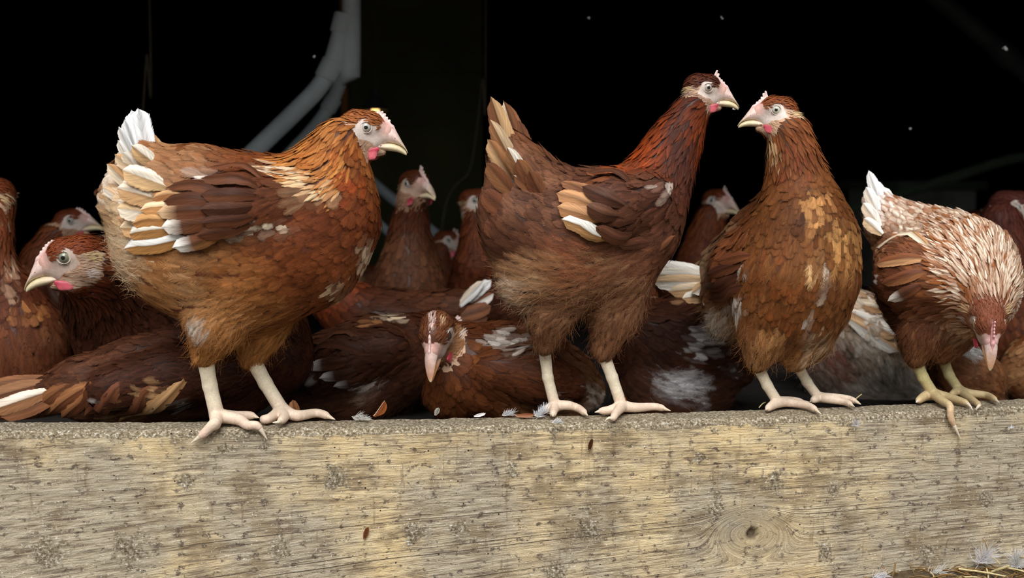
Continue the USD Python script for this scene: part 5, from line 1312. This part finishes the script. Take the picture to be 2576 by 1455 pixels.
HENS['paletail'] = dict(
    label='hen seen from behind between the ginger and speckled hens, pale streaked rump', y0=0.36, seed=35, fluff_amount=0.6,
    pal=dict(DARK, breast=((98, 52, 40), (128, 74, 56)), back=((110, 66, 44), (170, 124, 90)), rump=((186, 142, 102), (248, 238, 222)), fluff=((150, 126, 104), (224, 212, 198))),
    head=dict(at=(2040, 800), s=0.8, yaw=170, pitch=5, dy=.06),
    chains=[('nape', [(2060, 820, .05, 50, 'nape'), (2080, 870, .03, 70, 'breast'), (2110, 920, .03, 90, 'breast'), (2160, 950, .02, 92, 'fluff'), (2240, 965, .0, 84, 'fluff')]), ('back', [(2110, 800, .05, 72), (2150, 810, .02, 78, 'rump'), (2195, 850, -.01, 72, 'rump'), (2215, 910, -.02, 66, 'fluff')])],
    spots=[(2100, 900, 40, 60, (110, 62, 48), .7)],
    tail=[(2140, 760, -.0, 2250, 820, -.05, 44, (236, 226, 212), (200, 156, 116), dict(blunt=1)), (2130, 780, -.02, 2260, 850, -.06, 44, (206, 164, 124), (240, 230, 218), dict(blunt=1)), (2130, 800, -.03, 2262, 886, -.06, 44, (238, 230, 218), (206, 166, 126), dict(blunt=1)), (2130, 760, .0, 2230, 780, -.04, 36, (196, 150, 108), (226, 206, 180))])
HENS['combed'] = dict(
    label='dark red hen at the right edge, pink comb above the speckled hen\'s back', y0=0.46, seed=36, q=1.1, fluff_amount=0, pal=dict(RED, crown=((96, 48, 42), (124, 70, 58)), nape=((94, 46, 40), (122, 66, 54)), hackle=((92, 46, 38), (120, 66, 52))),
    head=dict(at=(2566, 522), s=0.92, yaw=14, pitch=-2, comb=(16, 18, 12), wattle=0.8, ), skins=dict(comb=(232, 150, 156)),
    chains=[('nape', [(2520, 560, 0, 58, 'nape'), (2530, 640, 0, 66, 'hackle'), (2540, 740, 0, 90, 'breast'), (2560, 830, 0, 110, 'breast'), (2590, 880, .06, 100, 'belly')])], auto_legs=[(2570, 920, .03), (2600, 920, .08)])
HENS['glimpse'] = dict(
    label='sliver of a brown hen head with white cheek, left of the pink-combed hen', y0=0.90, seed=37, q=1.5, pal=RED, fluff_amount=0,
    head=dict(at=(2462, 548), s=0.42, pitch=-4), chains=[('nape', [(2444, 568, 0, 28, 'nape'), (2440, 620, 0, 36, 'hackle'), (2450, 700, .02, 60, 'breast'), (2460, 750, .08, 66, 'back')])], auto_legs=[(2450, 800, .04), (2470, 800, .08)])
HENS['underneath'] = dict(
    label='brown hen lying under the speckled hen\'s lowered head, white feathers on top', y0=0.19, seed=38, fluff_amount=0.5, pal=dict(BROWN),
    head=dict(at=(2350, 860), s=0.8, yaw=180, pitch=12, dy=.06),
    chains=[('nape', [(2370, 890, .05, 46, 'nape'), (2400, 920, .02, 62, 'breast'), (2440, 945, .0, 74, 'back'), (2470, 960, .0, 62, 'fluff')]), ('belly', [(2410, 980, .0, 66), (2450, 985, .0, 54)])],
    spots=[(2415, 880, 44, 18, (240, 236, 232), .85), (2370, 950, 20, 40, (150, 84, 54), .5)])
HENS['gilded'] = dict(
    label='hen with gold-streaked back feathers low at the right edge', y0=0.30, seed=39, fluff_amount=0.3, pal=dict(back=((130, 72, 40), (216, 170, 116)), hackle=((130, 72, 40), (216, 170, 116))),
    head=dict(at=(2700, 800), s=0.85, pitch=0),
    chains=[('nape', [(2680, 850, 0, 55, 'nape'), (2640, 890, 0, 66, 'hackle'), (2590, 920, 0, 66, 'back'), (2560, 940, 0, 46, 'rump')]), ('belly', [(2640, 960, 0, 80), (2590, 970, 0, 60)])])
HENS['dusky'] = dict(
    label='dusky red hen standing behind the tall hen\'s belly', y0=0.48, seed=40, q=1.2, fluff_amount=0.2, pal=DARK,
    head=dict(at=(1420, 640), s=0.66, pitch=0), chains=[('nape', [(1400, 680, 0, 40, 'nape'), (1380, 740, 0, 60, 'breast'), (1340, 790, 0, 82, 'breast'), (1280, 800, .02, 78, 'back'), (1240, 790, .03, 50, 'rump')])], auto_legs=[(1320, 880, .0), (1350, 880, .04)])

for _k, _h in HENS.items():
    if ONLY is None or _k in ONLY:
        bird(**_h)

# ------------------------------------------------------------------ things in the barn
M_PVC = plain('pale_pipe', (196, 206, 210), 0.5, 9.0, 0.22)
M_STEEL = plain('galvanised', (92, 98, 96), 0.5, 14.0, 0.3, metallic=0.3)
M_RUST = plain('rusty_iron', (150, 100, 44), 0.8, 20.0, 0.4)
M_OLIVE = plain('olive_board', (92, 92, 62), 0.85, 3.0, 0.45)
M_CABLE = plain('cable', (96, 86, 70), 0.7, 60.0, 0.3)
M_BOX = plain('mottled_panel', (190, 190, 180), 0.8, 7.0, 0.5)
M_BEAM = plain('mossy_beam', (120, 138, 112), 0.85, 8.0, 0.4)


def pipe(name, label, category, pts, y, r_px, material, ys=None, sides=16, collars=(), group=None, collar_mat=None):
    w = np.array([at_y(px, py, y if ys is None else ys[i]) for i, (px, py) in enumerate(pts)])
    r = r_px * depth(w[len(w) // 2]) / F
    sm = bez(w, 8 * len(w))
    base = sm[np.argmin(sm[:, 2])]
    root = thing(name, label, category, base, group)
    v, f = tube_mesh(sm, r, sides)
    put(root, 'tube', v, f, material, base)
    for u in collars:
        i = int(u * (len(sm) - 2))
        dvec = (sm[i + 1] - sm[i]) / np.linalg.norm(sm[i + 1] - sm[i])
        cp = [sm[i] + dvec * r * k for k in (-1.1, -1.0, 1.0, 1.1)]
        v, f = tube_mesh(cp, np.array([1.02, 1.22, 1.22, 1.02]) * r, sides)
        put(root, 'collar', v, f, collar_mat or material, base)
    return root


def down_to(px, py, y, z):
    """Pixel of the point straight below (or above) a point at depth y, at height z."""
    p = at_y(px, py, y).copy()
    p[2] = z
    return tuple(pix(p))


pipe('feed_pipe', 'pale grey pipe bending down to the left behind the golden hen\'s back', 'pipe', [down_to(884, -30, .8, 2.68), (884, -30), (868, 40), (852, 105), (832, 168), (800, 222), (742, 282), (622, 398), (540, 478), (440, 575), down_to(400, 615, .8, FLOOR_Z + 0.02)], .8, 23, M_PVC, collars=(0.235, 0.43))
pipe('feed_pipe', 'thinner grey pipe just right of the pale bent pipe', 'pipe', [(890, 60), (872, 150), (856, 205), (832, 262), (790, 322), (716, 402), (640, 490), down_to(560, 580, .95, FLOOR_Z + 0.02)], .95, 17, M_PVC, collars=(0.45,))
pipe('feed_pipe', 'grey pipe slanting down right, behind the slim dark hen\'s neck', 'pipe', [(900, 425), (960, 478), (1030, 535), (1100, 592), (1180, 655), down_to(1220, 690, 1.25, FLOOR_Z + 0.01)], 1.25, 13, M_PVC)
pipe('feed_pipe', 'lower grey pipe slanting behind the golden hen\'s breast', 'pipe', [(880, 495), (950, 560), (985, 592), (1060, 668), down_to(1100, 720, 1.15, FLOOR_Z + 0.01)], 1.15, 11, M_PVC)
pipe('roof_pipe', 'dark pipe crossing the top right corner', 'pipe', [(2180, -180), (2330, -32), (2450, 70), (2576, 178), (2760, 335)], 1.5, 24, M_STEEL, collars=(0.7,))
pipe('cable', 'thin brown cable hanging straight down at the golden hen\'s white tail', 'cable', [down_to(376, 0, 0.95, 2.69), (376, 0), (368, 140), (359, 290), (352, 420), down_to(350, 500, 0.95, FLOOR_Z + 0.004)], 0.95, 2.6, M_CABLE, sides=8)
pipe('wire', 'faint dark wire hanging left of the tall hen\'s tail, looped at its end', 'wire', [down_to(1222, 60, 1.1, 2.69), (1222, 60), (1213, 200), (1196, 350), (1180, 432), (1150, 462), (1126, 500), (1112, 570), (1108, 640)], 1.1, 2.2, M_CABLE, sides=8)
pipe('brace', 'mossy sloping rail behind the speckled hen and the red one', 'rail', [(2130, 530), (2250, 494), (2400, 446), (2540, 402), (2680, 384)], 1.75, 13, M_BEAM)

# partition, post, nest box
def slab(name, label, category, x0, x1, y, dy, z0, z1, material, part='panel'):
    lo, hi = at_y(x0, 400, y), at_y(x1, 400, y)
    base = np.array([(lo[0] + hi[0]) / 2, y + dy / 2, z0])
    root = thing(name, label, category, base)
    v, f = box_mesh((lo[0], y, z0), (hi[0], y + dy, z1))
    put(root, part, v, f, material, base, smooth=False)
    return root, base, lo, hi


slab('post', 'rusty brown upright post just right of the bent pipes', 'post', 860, 876, 1.75, 0.03, FLOOR_Z + 0.001, 2.699, M_RUST, 'shaft')
rt, bs, lo_, hi_ = slab('partition', 'dim olive board screen behind the golden hen\'s head', 'screen', 880, 1214, 2.2, 0.03, FLOOR_Z + 0.001, 2.3, M_OLIVE)
for zz in (0.6, 1.2, 1.8):
    v, f = box_mesh((lo_[0], 2.175, zz), (hi_[0], 2.199, zz + 0.05))
    put(rt, 'batten', v, f, M_OLIVE, bs, smooth=False)
rt, bs, lo_, hi_ = slab('nest_box', 'mottled grey nest box in the dark behind the speckled hen', 'nest box', 2270, 2458, 2.0, 0.4, FLOOR_Z + 0.001, float(at_y(2400, 478, 2.0)[2]), M_BOX, 'front_panel')
zt = float(at_y(2400, 478, 2.0)[2])
v, f = box_mesh((lo_[0] - .02, 1.97, zt + .0005), (hi_[0] + .02, 2.42, zt + 0.025))
put(rt, 'lid', v, f, M_BEAM, bs, smooth=False)

# heat lamp
M_BULB = mat('lamp_glow', {'e': ('emission', {'color': (1.0, 0.55, 0.16), 'strength': 6.0})}, [], 'e.emission')
lp = at_y(944, 274, 1.9)
lamp = thing('heat_lamp', 'small glowing orange lamp just above the golden hen\'s comb', 'lamp', lp)
th = np.linspace(0, np.pi, 12)
prof = np.stack([0.010 * np.sin(th), -0.016 * np.cos(th)], 1)


def lathe(prof, n=20):
    a = np.arange(n) * 2 * np.pi / n
    v = np.stack([prof[:, 0:1] * np.cos(a), prof[:, 0:1] * np.sin(a), np.repeat(prof[:, 1:2], n, 1)], -1).reshape(-1, 3)
    i, j = np.meshgrid(np.arange(len(prof) - 1), np.arange(n), indexing='ij')
    q = np.stack([i * n + j, i * n + (j + 1) % n, (i + 1) * n + (j + 1) % n, (i + 1) * n + j], -1).reshape(-1, 4)
    return v, np.vstack([q[:, [0, 1, 2]], q[:, [0, 2, 3]]])


v, f = lathe(prof)
put(lamp, 'bulb', v, f, M_BULB)
v, f = lathe(np.array([(0.034, -0.004), (0.030, 0.010), (0.018, 0.026), (0.010, 0.034), (0.010, 0.055), (0.008, 0.055), (0.008, 0.036), (0.016, 0.025), (0.028, 0.009), (0.033, -0.004)]))
put(lamp, 'shade', v, f, M_STEEL)
v, f = tube_mesh(np.array([[0, 0, 0.05], [0, 0, 2.698 - lp[2]]]), 0.004, 8)
put(lamp, 'cord', v, f, M_CABLE)

# ------------------------------------------------------------------ loose feathers, down and straw
RNG = np.random.default_rng(77)
M_STRAW = plain('straw', (188, 172, 126), 0.55, 160.0, 0.35)
M_STRAW2 = plain('straw_brown', (120, 92, 52), 0.6, 90.0, 0.3)
M_SOIL = plain('soiled_litter', (84, 70, 50), 0.95, 120.0, 0.5, bump=0.004)


def down_tuft(name, label, at, size, rgb, n=46, seed=0, up=(0, -0.3, 1.0), along=None, group=None):
    """A loose down feather: a short shaft with a spray of fine curling barbs."""
    rng = np.random.default_rng(seed)
    root = thing(name, label, 'feather', at, group)
    along = np.array(along if along is not None else [1.0, 0, 0.15])
    along = along / np.linalg.norm(along)
    up = np.array(up, float)
    up -= (up @ along) * along
    up /= np.linalg.norm(up)
    side = np.cross(up, along)
    V, Fc, n0 = [], [], 0
    shaft = np.array([along * size * (u - 0.5) + up * 0.0012 for u in np.linspace(0, 1, 5)])
    v, f = tube_mesh(shaft, np.linspace(0.0005, 0.0002, 5), 5)
    put(root, 'shaft', v, f, M_FLUFF, col=np.repeat(lin(rgb)[None], len(v), 0) * 0.9)
    for i in range(2 * n):
        u = rng.random()
        b = along * size * (u - 0.5) + up * 0.001
        a = rng.normal(0, 1.0)
        d = along * 0.7 + side * math.sin(a) * 1.2 + up * abs(math.cos(a)) * 0.9 + rng.normal(0, 0.4, 3)
        d /= np.linalg.norm(d)
        L = size * rng.uniform(0.35, 0.75)
        p = np.array([b + d * L * t + along * L * 0.25 * t * t for t in np.linspace(0, 1, 4)])
        p[:, 2] = np.maximum(p[:, 2], 0.0006)
        v, f = tube_mesh(p, np.array([.00026, .00024, .0002, .0001]), 3, cap=False)
        V.append(v), Fc.append(f + n0)
        n0 += len(v)
    v = np.vstack(V)
    put(root, 'barbs', v, np.vstack(Fc), M_FLUFF, col=np.repeat(lin(rgb)[None], len(v), 0), kind='stuff')


def loose_quill(label, p0, p1, width_px, ca, cb, lift=(0.002, 0.002), normal=(0, -0.6, 0.8), bend=0.0, curve=0.0, on='top', name='loose_feather', blunt=0.4):
    if on == 'top':
        a, b = on_top(*p0, lift[0]), on_top(*p1, lift[1])
        a[1], b[1] = np.clip(a[1], 0.004, PLANK_T), np.clip(b[1], 0.004, PLANK_T)
        if lift[1] > 0.01:
            b = at_y(*p1, a[1])
    else:
        a, b = at_y(*p0, -lift[0]), at_y(*p1, -lift[1])
    root = thing(name, label, 'feather', a)
    w = width_px * depth(a) / F
    v, f, c, u = quill(a, b, w, np.array(normal, float), ca, cb, bend=bend, curve=curve, blunt=blunt)
    put(root, 'vane', v, f, M_QUILL, a, c, u)
    s = bez(np.array([a, (a + b) / 2 + np.array(normal) / np.linalg.norm(normal) * bend * np.linalg.norm(b - a), b]), 6)
    v, f = tube_mesh(s, np.linspace(0.0006, 0.0002, 6), 5)
    put(root, 'shaft', v, f, M_FLUFF, a, np.repeat(lin((206, 180, 150))[None], len(v), 0))


loose_quill('curled rust feather standing up on the board, right of the golden hen\'s feet', (940, 1048), (968, 1008), 20, (156, 88, 44), (124, 66, 34), lift=(0.003, 0.03), normal=(0.2, -1, 0.2), curve=-0.18)
loose_quill('small grey feather standing on the board below the front-facing head', (1095, 1046), (1104, 1026), 14, (170, 166, 156), (150, 146, 136), lift=(0.003, 0.02), normal=(0.3, -1, 0.2))
loose_quill('little white feather lying flat below the front-facing hen\'s breast', (1192, 1048), (1222, 1040), 12, (224, 220, 216), (206, 200, 194), lift=(0.004, 0.007))
loose_quill('flat russet feather lying between two white down tufts', (1296, 1046), (1346, 1044), 15, (150, 96, 66), (134, 82, 54), lift=(0.004, 0.005))
loose_quill('short brown feather stuck upright on the face of the board, below the tall hen', (1482, 1134), (1490, 1104), 12, (86, 48, 26), (66, 36, 20), lift=(0.003, 0.006), normal=(0, -1, 0), on='face', blunt=.1)
loose_quill('russet feather stuck low on the face of the board, left of centre', (916, 1358), (926, 1326), 14, (126, 76, 48), (104, 60, 38), lift=(0.003, 0.005), normal=(0, -1, 0), on='face', blunt=.2)


def stuck_feather(label, p0, p1, y0, y1, w, ca, cb, curve=0.0):
    a, b = at_y(*p0, y0), at_y(*p1, y1)
    root = thing('loose_feather', label, 'feather', b)
    v, f, c, u = quill(a, b, w * depth(a) / F, np.array([0, -1.0, 0.1]), ca, cb, curve=curve, blunt=0.1)
    put(root, 'vane', v, f, M_QUILL, b, c, u)
    s_ = bez(np.array([a, (a + b) / 2, b]), 6)
    v, f = tube_mesh(s_, np.linspace(0.0006, 0.0002, 6), 5)
    put(root, 'shaft', v, f, M_FLUFF, b, np.repeat(lin((120, 70, 40))[None], len(v), 0))


_h = on_top(1564, 1022, 0.009)
stuck_feather('dark barred feather stuck to the ankle of the tall hen\'s right foot', (1558, 984), (1566, 1044), _h[1] - 0.012, _h[1] - 0.014, 20, (98, 56, 30), (140, 90, 52), 0.1)
stuck_feather('soft brown feather caught behind the golden hen\'s far foot', (752, 1050), (736, 1006), PLANK_T - 0.001, PLANK_T - 0.001, 30, (128, 84, 54), (150, 104, 70), 0.1)
down_tuft('down_tuft', 'white down feather on the board beside the curled rust feather', on_top(900, 1056, 0.003), 0.016, (216, 212, 204), seed=1, along=(0.8, 0.0, -0.3))
down_tuft('down_tuft', 'wisp of white down on the board below the front-facing hen\'s wing', on_top(1276, 1046, 0.003), 0.013, (214, 214, 216), seed=2, along=(1, 0, 0.1))
down_tuft('down_tuft', 'fluffy white down tuft left of the tall hen\'s nearer foot', on_top(1360, 1048, 0.003), 0.018, (226, 226, 230), seed=3, n=70, along=(0.6, 0, 0.5))
down_tuft('down_tuft', 'small white down tuft below the tall hen\'s left foot', on_top(1398, 1066, 0.003), 0.010, (216, 214, 210), seed=4, along=(1, 0, 0))
down_tuft('down_tuft', 'soft pale tuft stuck on the board face below the ginger hen', at_y(2150, 1072, -0.004), 0.011, (218, 214, 214), seed=5, n=60, up=(0, -1, 0), along=(0.2, 0, 1))
down_tuft('down_tuft', 'white fleck of down on the far right of the board face', at_y(2540, 1078, -0.003), 0.006, (230, 230, 230), seed=6, n=20, up=(0, -1, 0), along=(0.8, 0, 0.6))


def straw(label, pts, r_mm, material, group=None, name='straw'):
    w = np.array(pts)
    base = w[np.argmin(w[:, 2])]
    root = thing(name, label, 'straw', base, group)
    sm = bez(w, 3 * len(w)) if len(w) > 2 else bez(w, 4)
    v, f = tube_mesh(sm, r_mm / 1000 * 0.85 * np.linspace(1.0, 0.8, len(sm)), 8)
    c = np.repeat(sm, 8, 0)
    flat = np.array([0.25, -0.85, 0.5])
    flat /= np.linalg.norm(flat)
    k = len(c)
    v[:k] -= 0.62 * ((v[:k] - c) @ flat)[:, None] * flat      # a flattened stalk
    put(root, 'stalk', v, f, material, base)


for k, (px, py, qx, qy, lab) in enumerate([(1902, 1022, 1926, 1012, 'straw bit on the board left of the ginger hen\'s feet'), (2138, 1016, 2168, 992, 'straw bit poking up by the ginger hen\'s right foot'), (2128, 1000, 2150, 1006, 'short straw bit under the ginger hen\'s right toes')]):
    a = on_top(px, py, 0.002)
    a[1] = min(a[1], PLANK_T - .004)
    b = at_y(qx, qy, a[1] + 0.004)
    straw(lab, [a, (a + b) / 2 + [0, 0, .0012], b], 0.9, M_STRAW)

# heap of litter at the foot of the board, bottom right
def build_heap():
    xs, ys = np.linspace(0.29, 0.95, 66), np.linspace(-0.22, -0.004, 26)
    X, Y = np.meshgrid(xs, ys, indexing='ij')
    prof = np.clip((X - 0.30) / 0.14, 0, 1) * np.clip((0.93 - X) / 0.06, 0, 1) * np.clip((Y + 0.22) / 0.16, 0, 1)
    P = np.stack([X, Y, X * 0], -1)
    Z = -0.262 + prof * (0.024 + 0.030 * np.clip((X - 0.36) / 0.14, 0, 1) + 0.012 * vnoise(P, 24, 3)) + 0.006 * prof * (vnoise(P, 110, 5) - 0.5)
    v = np.stack([X, Y, Z], -1)
    nx, ny = X.shape
    low = v.copy()
    low[..., 2] = -0.2622
    i, j = np.meshgrid(np.arange(nx - 1), np.arange(ny - 1), indexing='ij')
    q = np.stack([i * ny + j, (i + 1) * ny + j, (i + 1) * ny + j + 1, i * ny + j + 1], -1).reshape(-1, 4)
    base = np.array([0.62, -0.1, -0.262])
    root = thing('litter_heap', 'heap of soiled straw litter at the foot of the board, bottom right', 'litter', base)
    f = np.vstack([q[:, [0, 1, 2]], q[:, [0, 2, 3]]])
    put(root, 'mound', v.reshape(-1, 3), f, M_SOIL, base)
    hz = lambda x, y: np.interp(x, xs, Z[:, np.argmin(np.abs(ys - y))])
    V, Fc, n0 = [], [], 0
    for k in range(700):
        x, y = RNG.uniform(0.38, 0.90), RNG.uniform(-0.19, -0.008)
        a = RNG.uniform(0, np.pi)
        L = RNG.uniform(0.012, 0.045)
        d = np.array([math.cos(a), math.sin(a) * 0.6, RNG.normal(0, 0.18)])
        c = np.array([x, y, hz(x, y) + RNG.uniform(0.001, 0.006)])
        p = np.array([c - d * L / 2, c + [0, 0, .002], c + d * L / 2])
        p[:, 1] = np.minimum(p[:, 1], -0.003)
        v, f = tube_mesh(p, RNG.uniform(.0004, .0011), 4)
        V.append(v), Fc.append(f + n0)
        n0 += len(v)
    put(root, 'chaff', np.vstack(V), np.vstack(Fc), M_STRAW2, base, kind='stuff')
    return hz


HEAP = build_heap()
_st = [((2412, 1432), (2536, 1452), 1.5, 'pale straw lying flat at the bottom right, pointing left', 0), ((2402, 1454), (2480, 1454), 1.4, 'straw along the very bottom edge at right', 0), ((2480, 1446), (2540, 1424), 2.2, 'broad bent straw blade at the bottom right', 0), ((2482, 1432), (2486, 1466), 1.6, 'short upright straw under the broad straw blade', 0),
       ((2536, 1430), (2590, 1444), 1.5, 'straw running off the right edge', 0), ((2566, 1402), (2590, 1412), 1.4, 'straw tip at the right edge, above the others', 0), ((2492, 1402), (2516, 1420), 0.9, 'thin green-gold straw between the white down feathers', 0),
       ((2220, 1426), (2242, 1458), 1.1, 'dark curved stalk left of the ochre straw', 1), ((2252, 1416), (2244, 1456), 1.7, 'ochre upright straw near the bottom edge', 1), ((2288, 1416), (2302, 1460), 1.0, 'dark upright stalk right of the ochre straw', 1), ((2472, 1356), (2484, 1386), 0.9, 'brown stalk leaning on the board above the white feather', 1), ((2340, 1440), (2352, 1460), 1.3, 'short pale straw at the bottom edge', 0)]
for (a, b, r, lab, dk) in _st:
    y = -0.012 if dk or a[1] < 1400 else -0.03
    p, q_ = at_y(*a, y), at_y(*b, y - (0.02 if not dk else 0.006))
    mid = (p + q_) / 2 + np.array([0.0, -0.002, 0.0015])
    straw(lab, [p, mid, q_], r, M_STRAW2 if dk else M_STRAW)
down_tuft('down_tuft', 'long white down feather leaning on the board at bottom right', at_y(2466, 1412, -0.012), 0.030, (224, 221, 222), seed=8, n=110, up=(0, -1, 0.1), along=(0.55, 0, 0.83))
down_tuft('down_tuft', 'big fluffy white feather at the bottom right corner', at_y(2556, 1424, -0.02), 0.026, (228, 226, 224), seed=9, n=130, up=(0, -1, 0.3), along=(-0.2, 0, 1))
down_tuft('down_tuft', 'white tuft at the bottom edge, left of the straw', at_y(2208, 1452, -0.02), 0.014, (216, 214, 218), seed=10, n=60, up=(0, -1, 0.3))
down_tuft('down_tuft', 'ragged white feather at the bottom edge, among dark stalks', at_y(2352, 1448, -0.02), 0.022, (226, 222, 216), seed=11, n=80, up=(0, -1, 0.3), along=(1, 0, 0.3))

# specks of down drifting in the dark barn
for k, (px, py, y, r, lab) in enumerate([(1480, 45, 0.5, 3.0, 'white speck of down drifting above the tall hen, left of two'), (1815, 45, 0.45, 3.0, 'white speck of down drifting high above the tall hen\'s head'), (2528, 122, 0.4, 4.6, 'brightest floating speck of down, at the top right pipe'),
                                          (790, 143, 0.5, 2.6, 'dim floating speck left of the bent pipe'), (1845, 274, 0.12, 2.2, 'tiny white speck under the tall hen\'s beak'), (2290, 325, 0.5, 2.4, 'faint floating speck above the speckled hen')]):
    p = at_y(px, py, y)
    rr = r * depth(p) / F
    sh = Shape(rr)
    for _ in range(4):
        o = p + RNG.normal(0, rr * 0.5, 3)
        sh.add(o, o + RNG.normal(0, rr * 0.5, 3), rr * 0.55, rr * 0.4, '')
    v, f = net(sh, p - rr * 2.4, p + rr * 2.4, rr * 0.4)
    root = thing('down_speck', lab, 'down', p)
    put(root, 'fluff', v, f, M_FLUFF, p, np.repeat(lin((236, 238, 240))[None], len(v), 0))
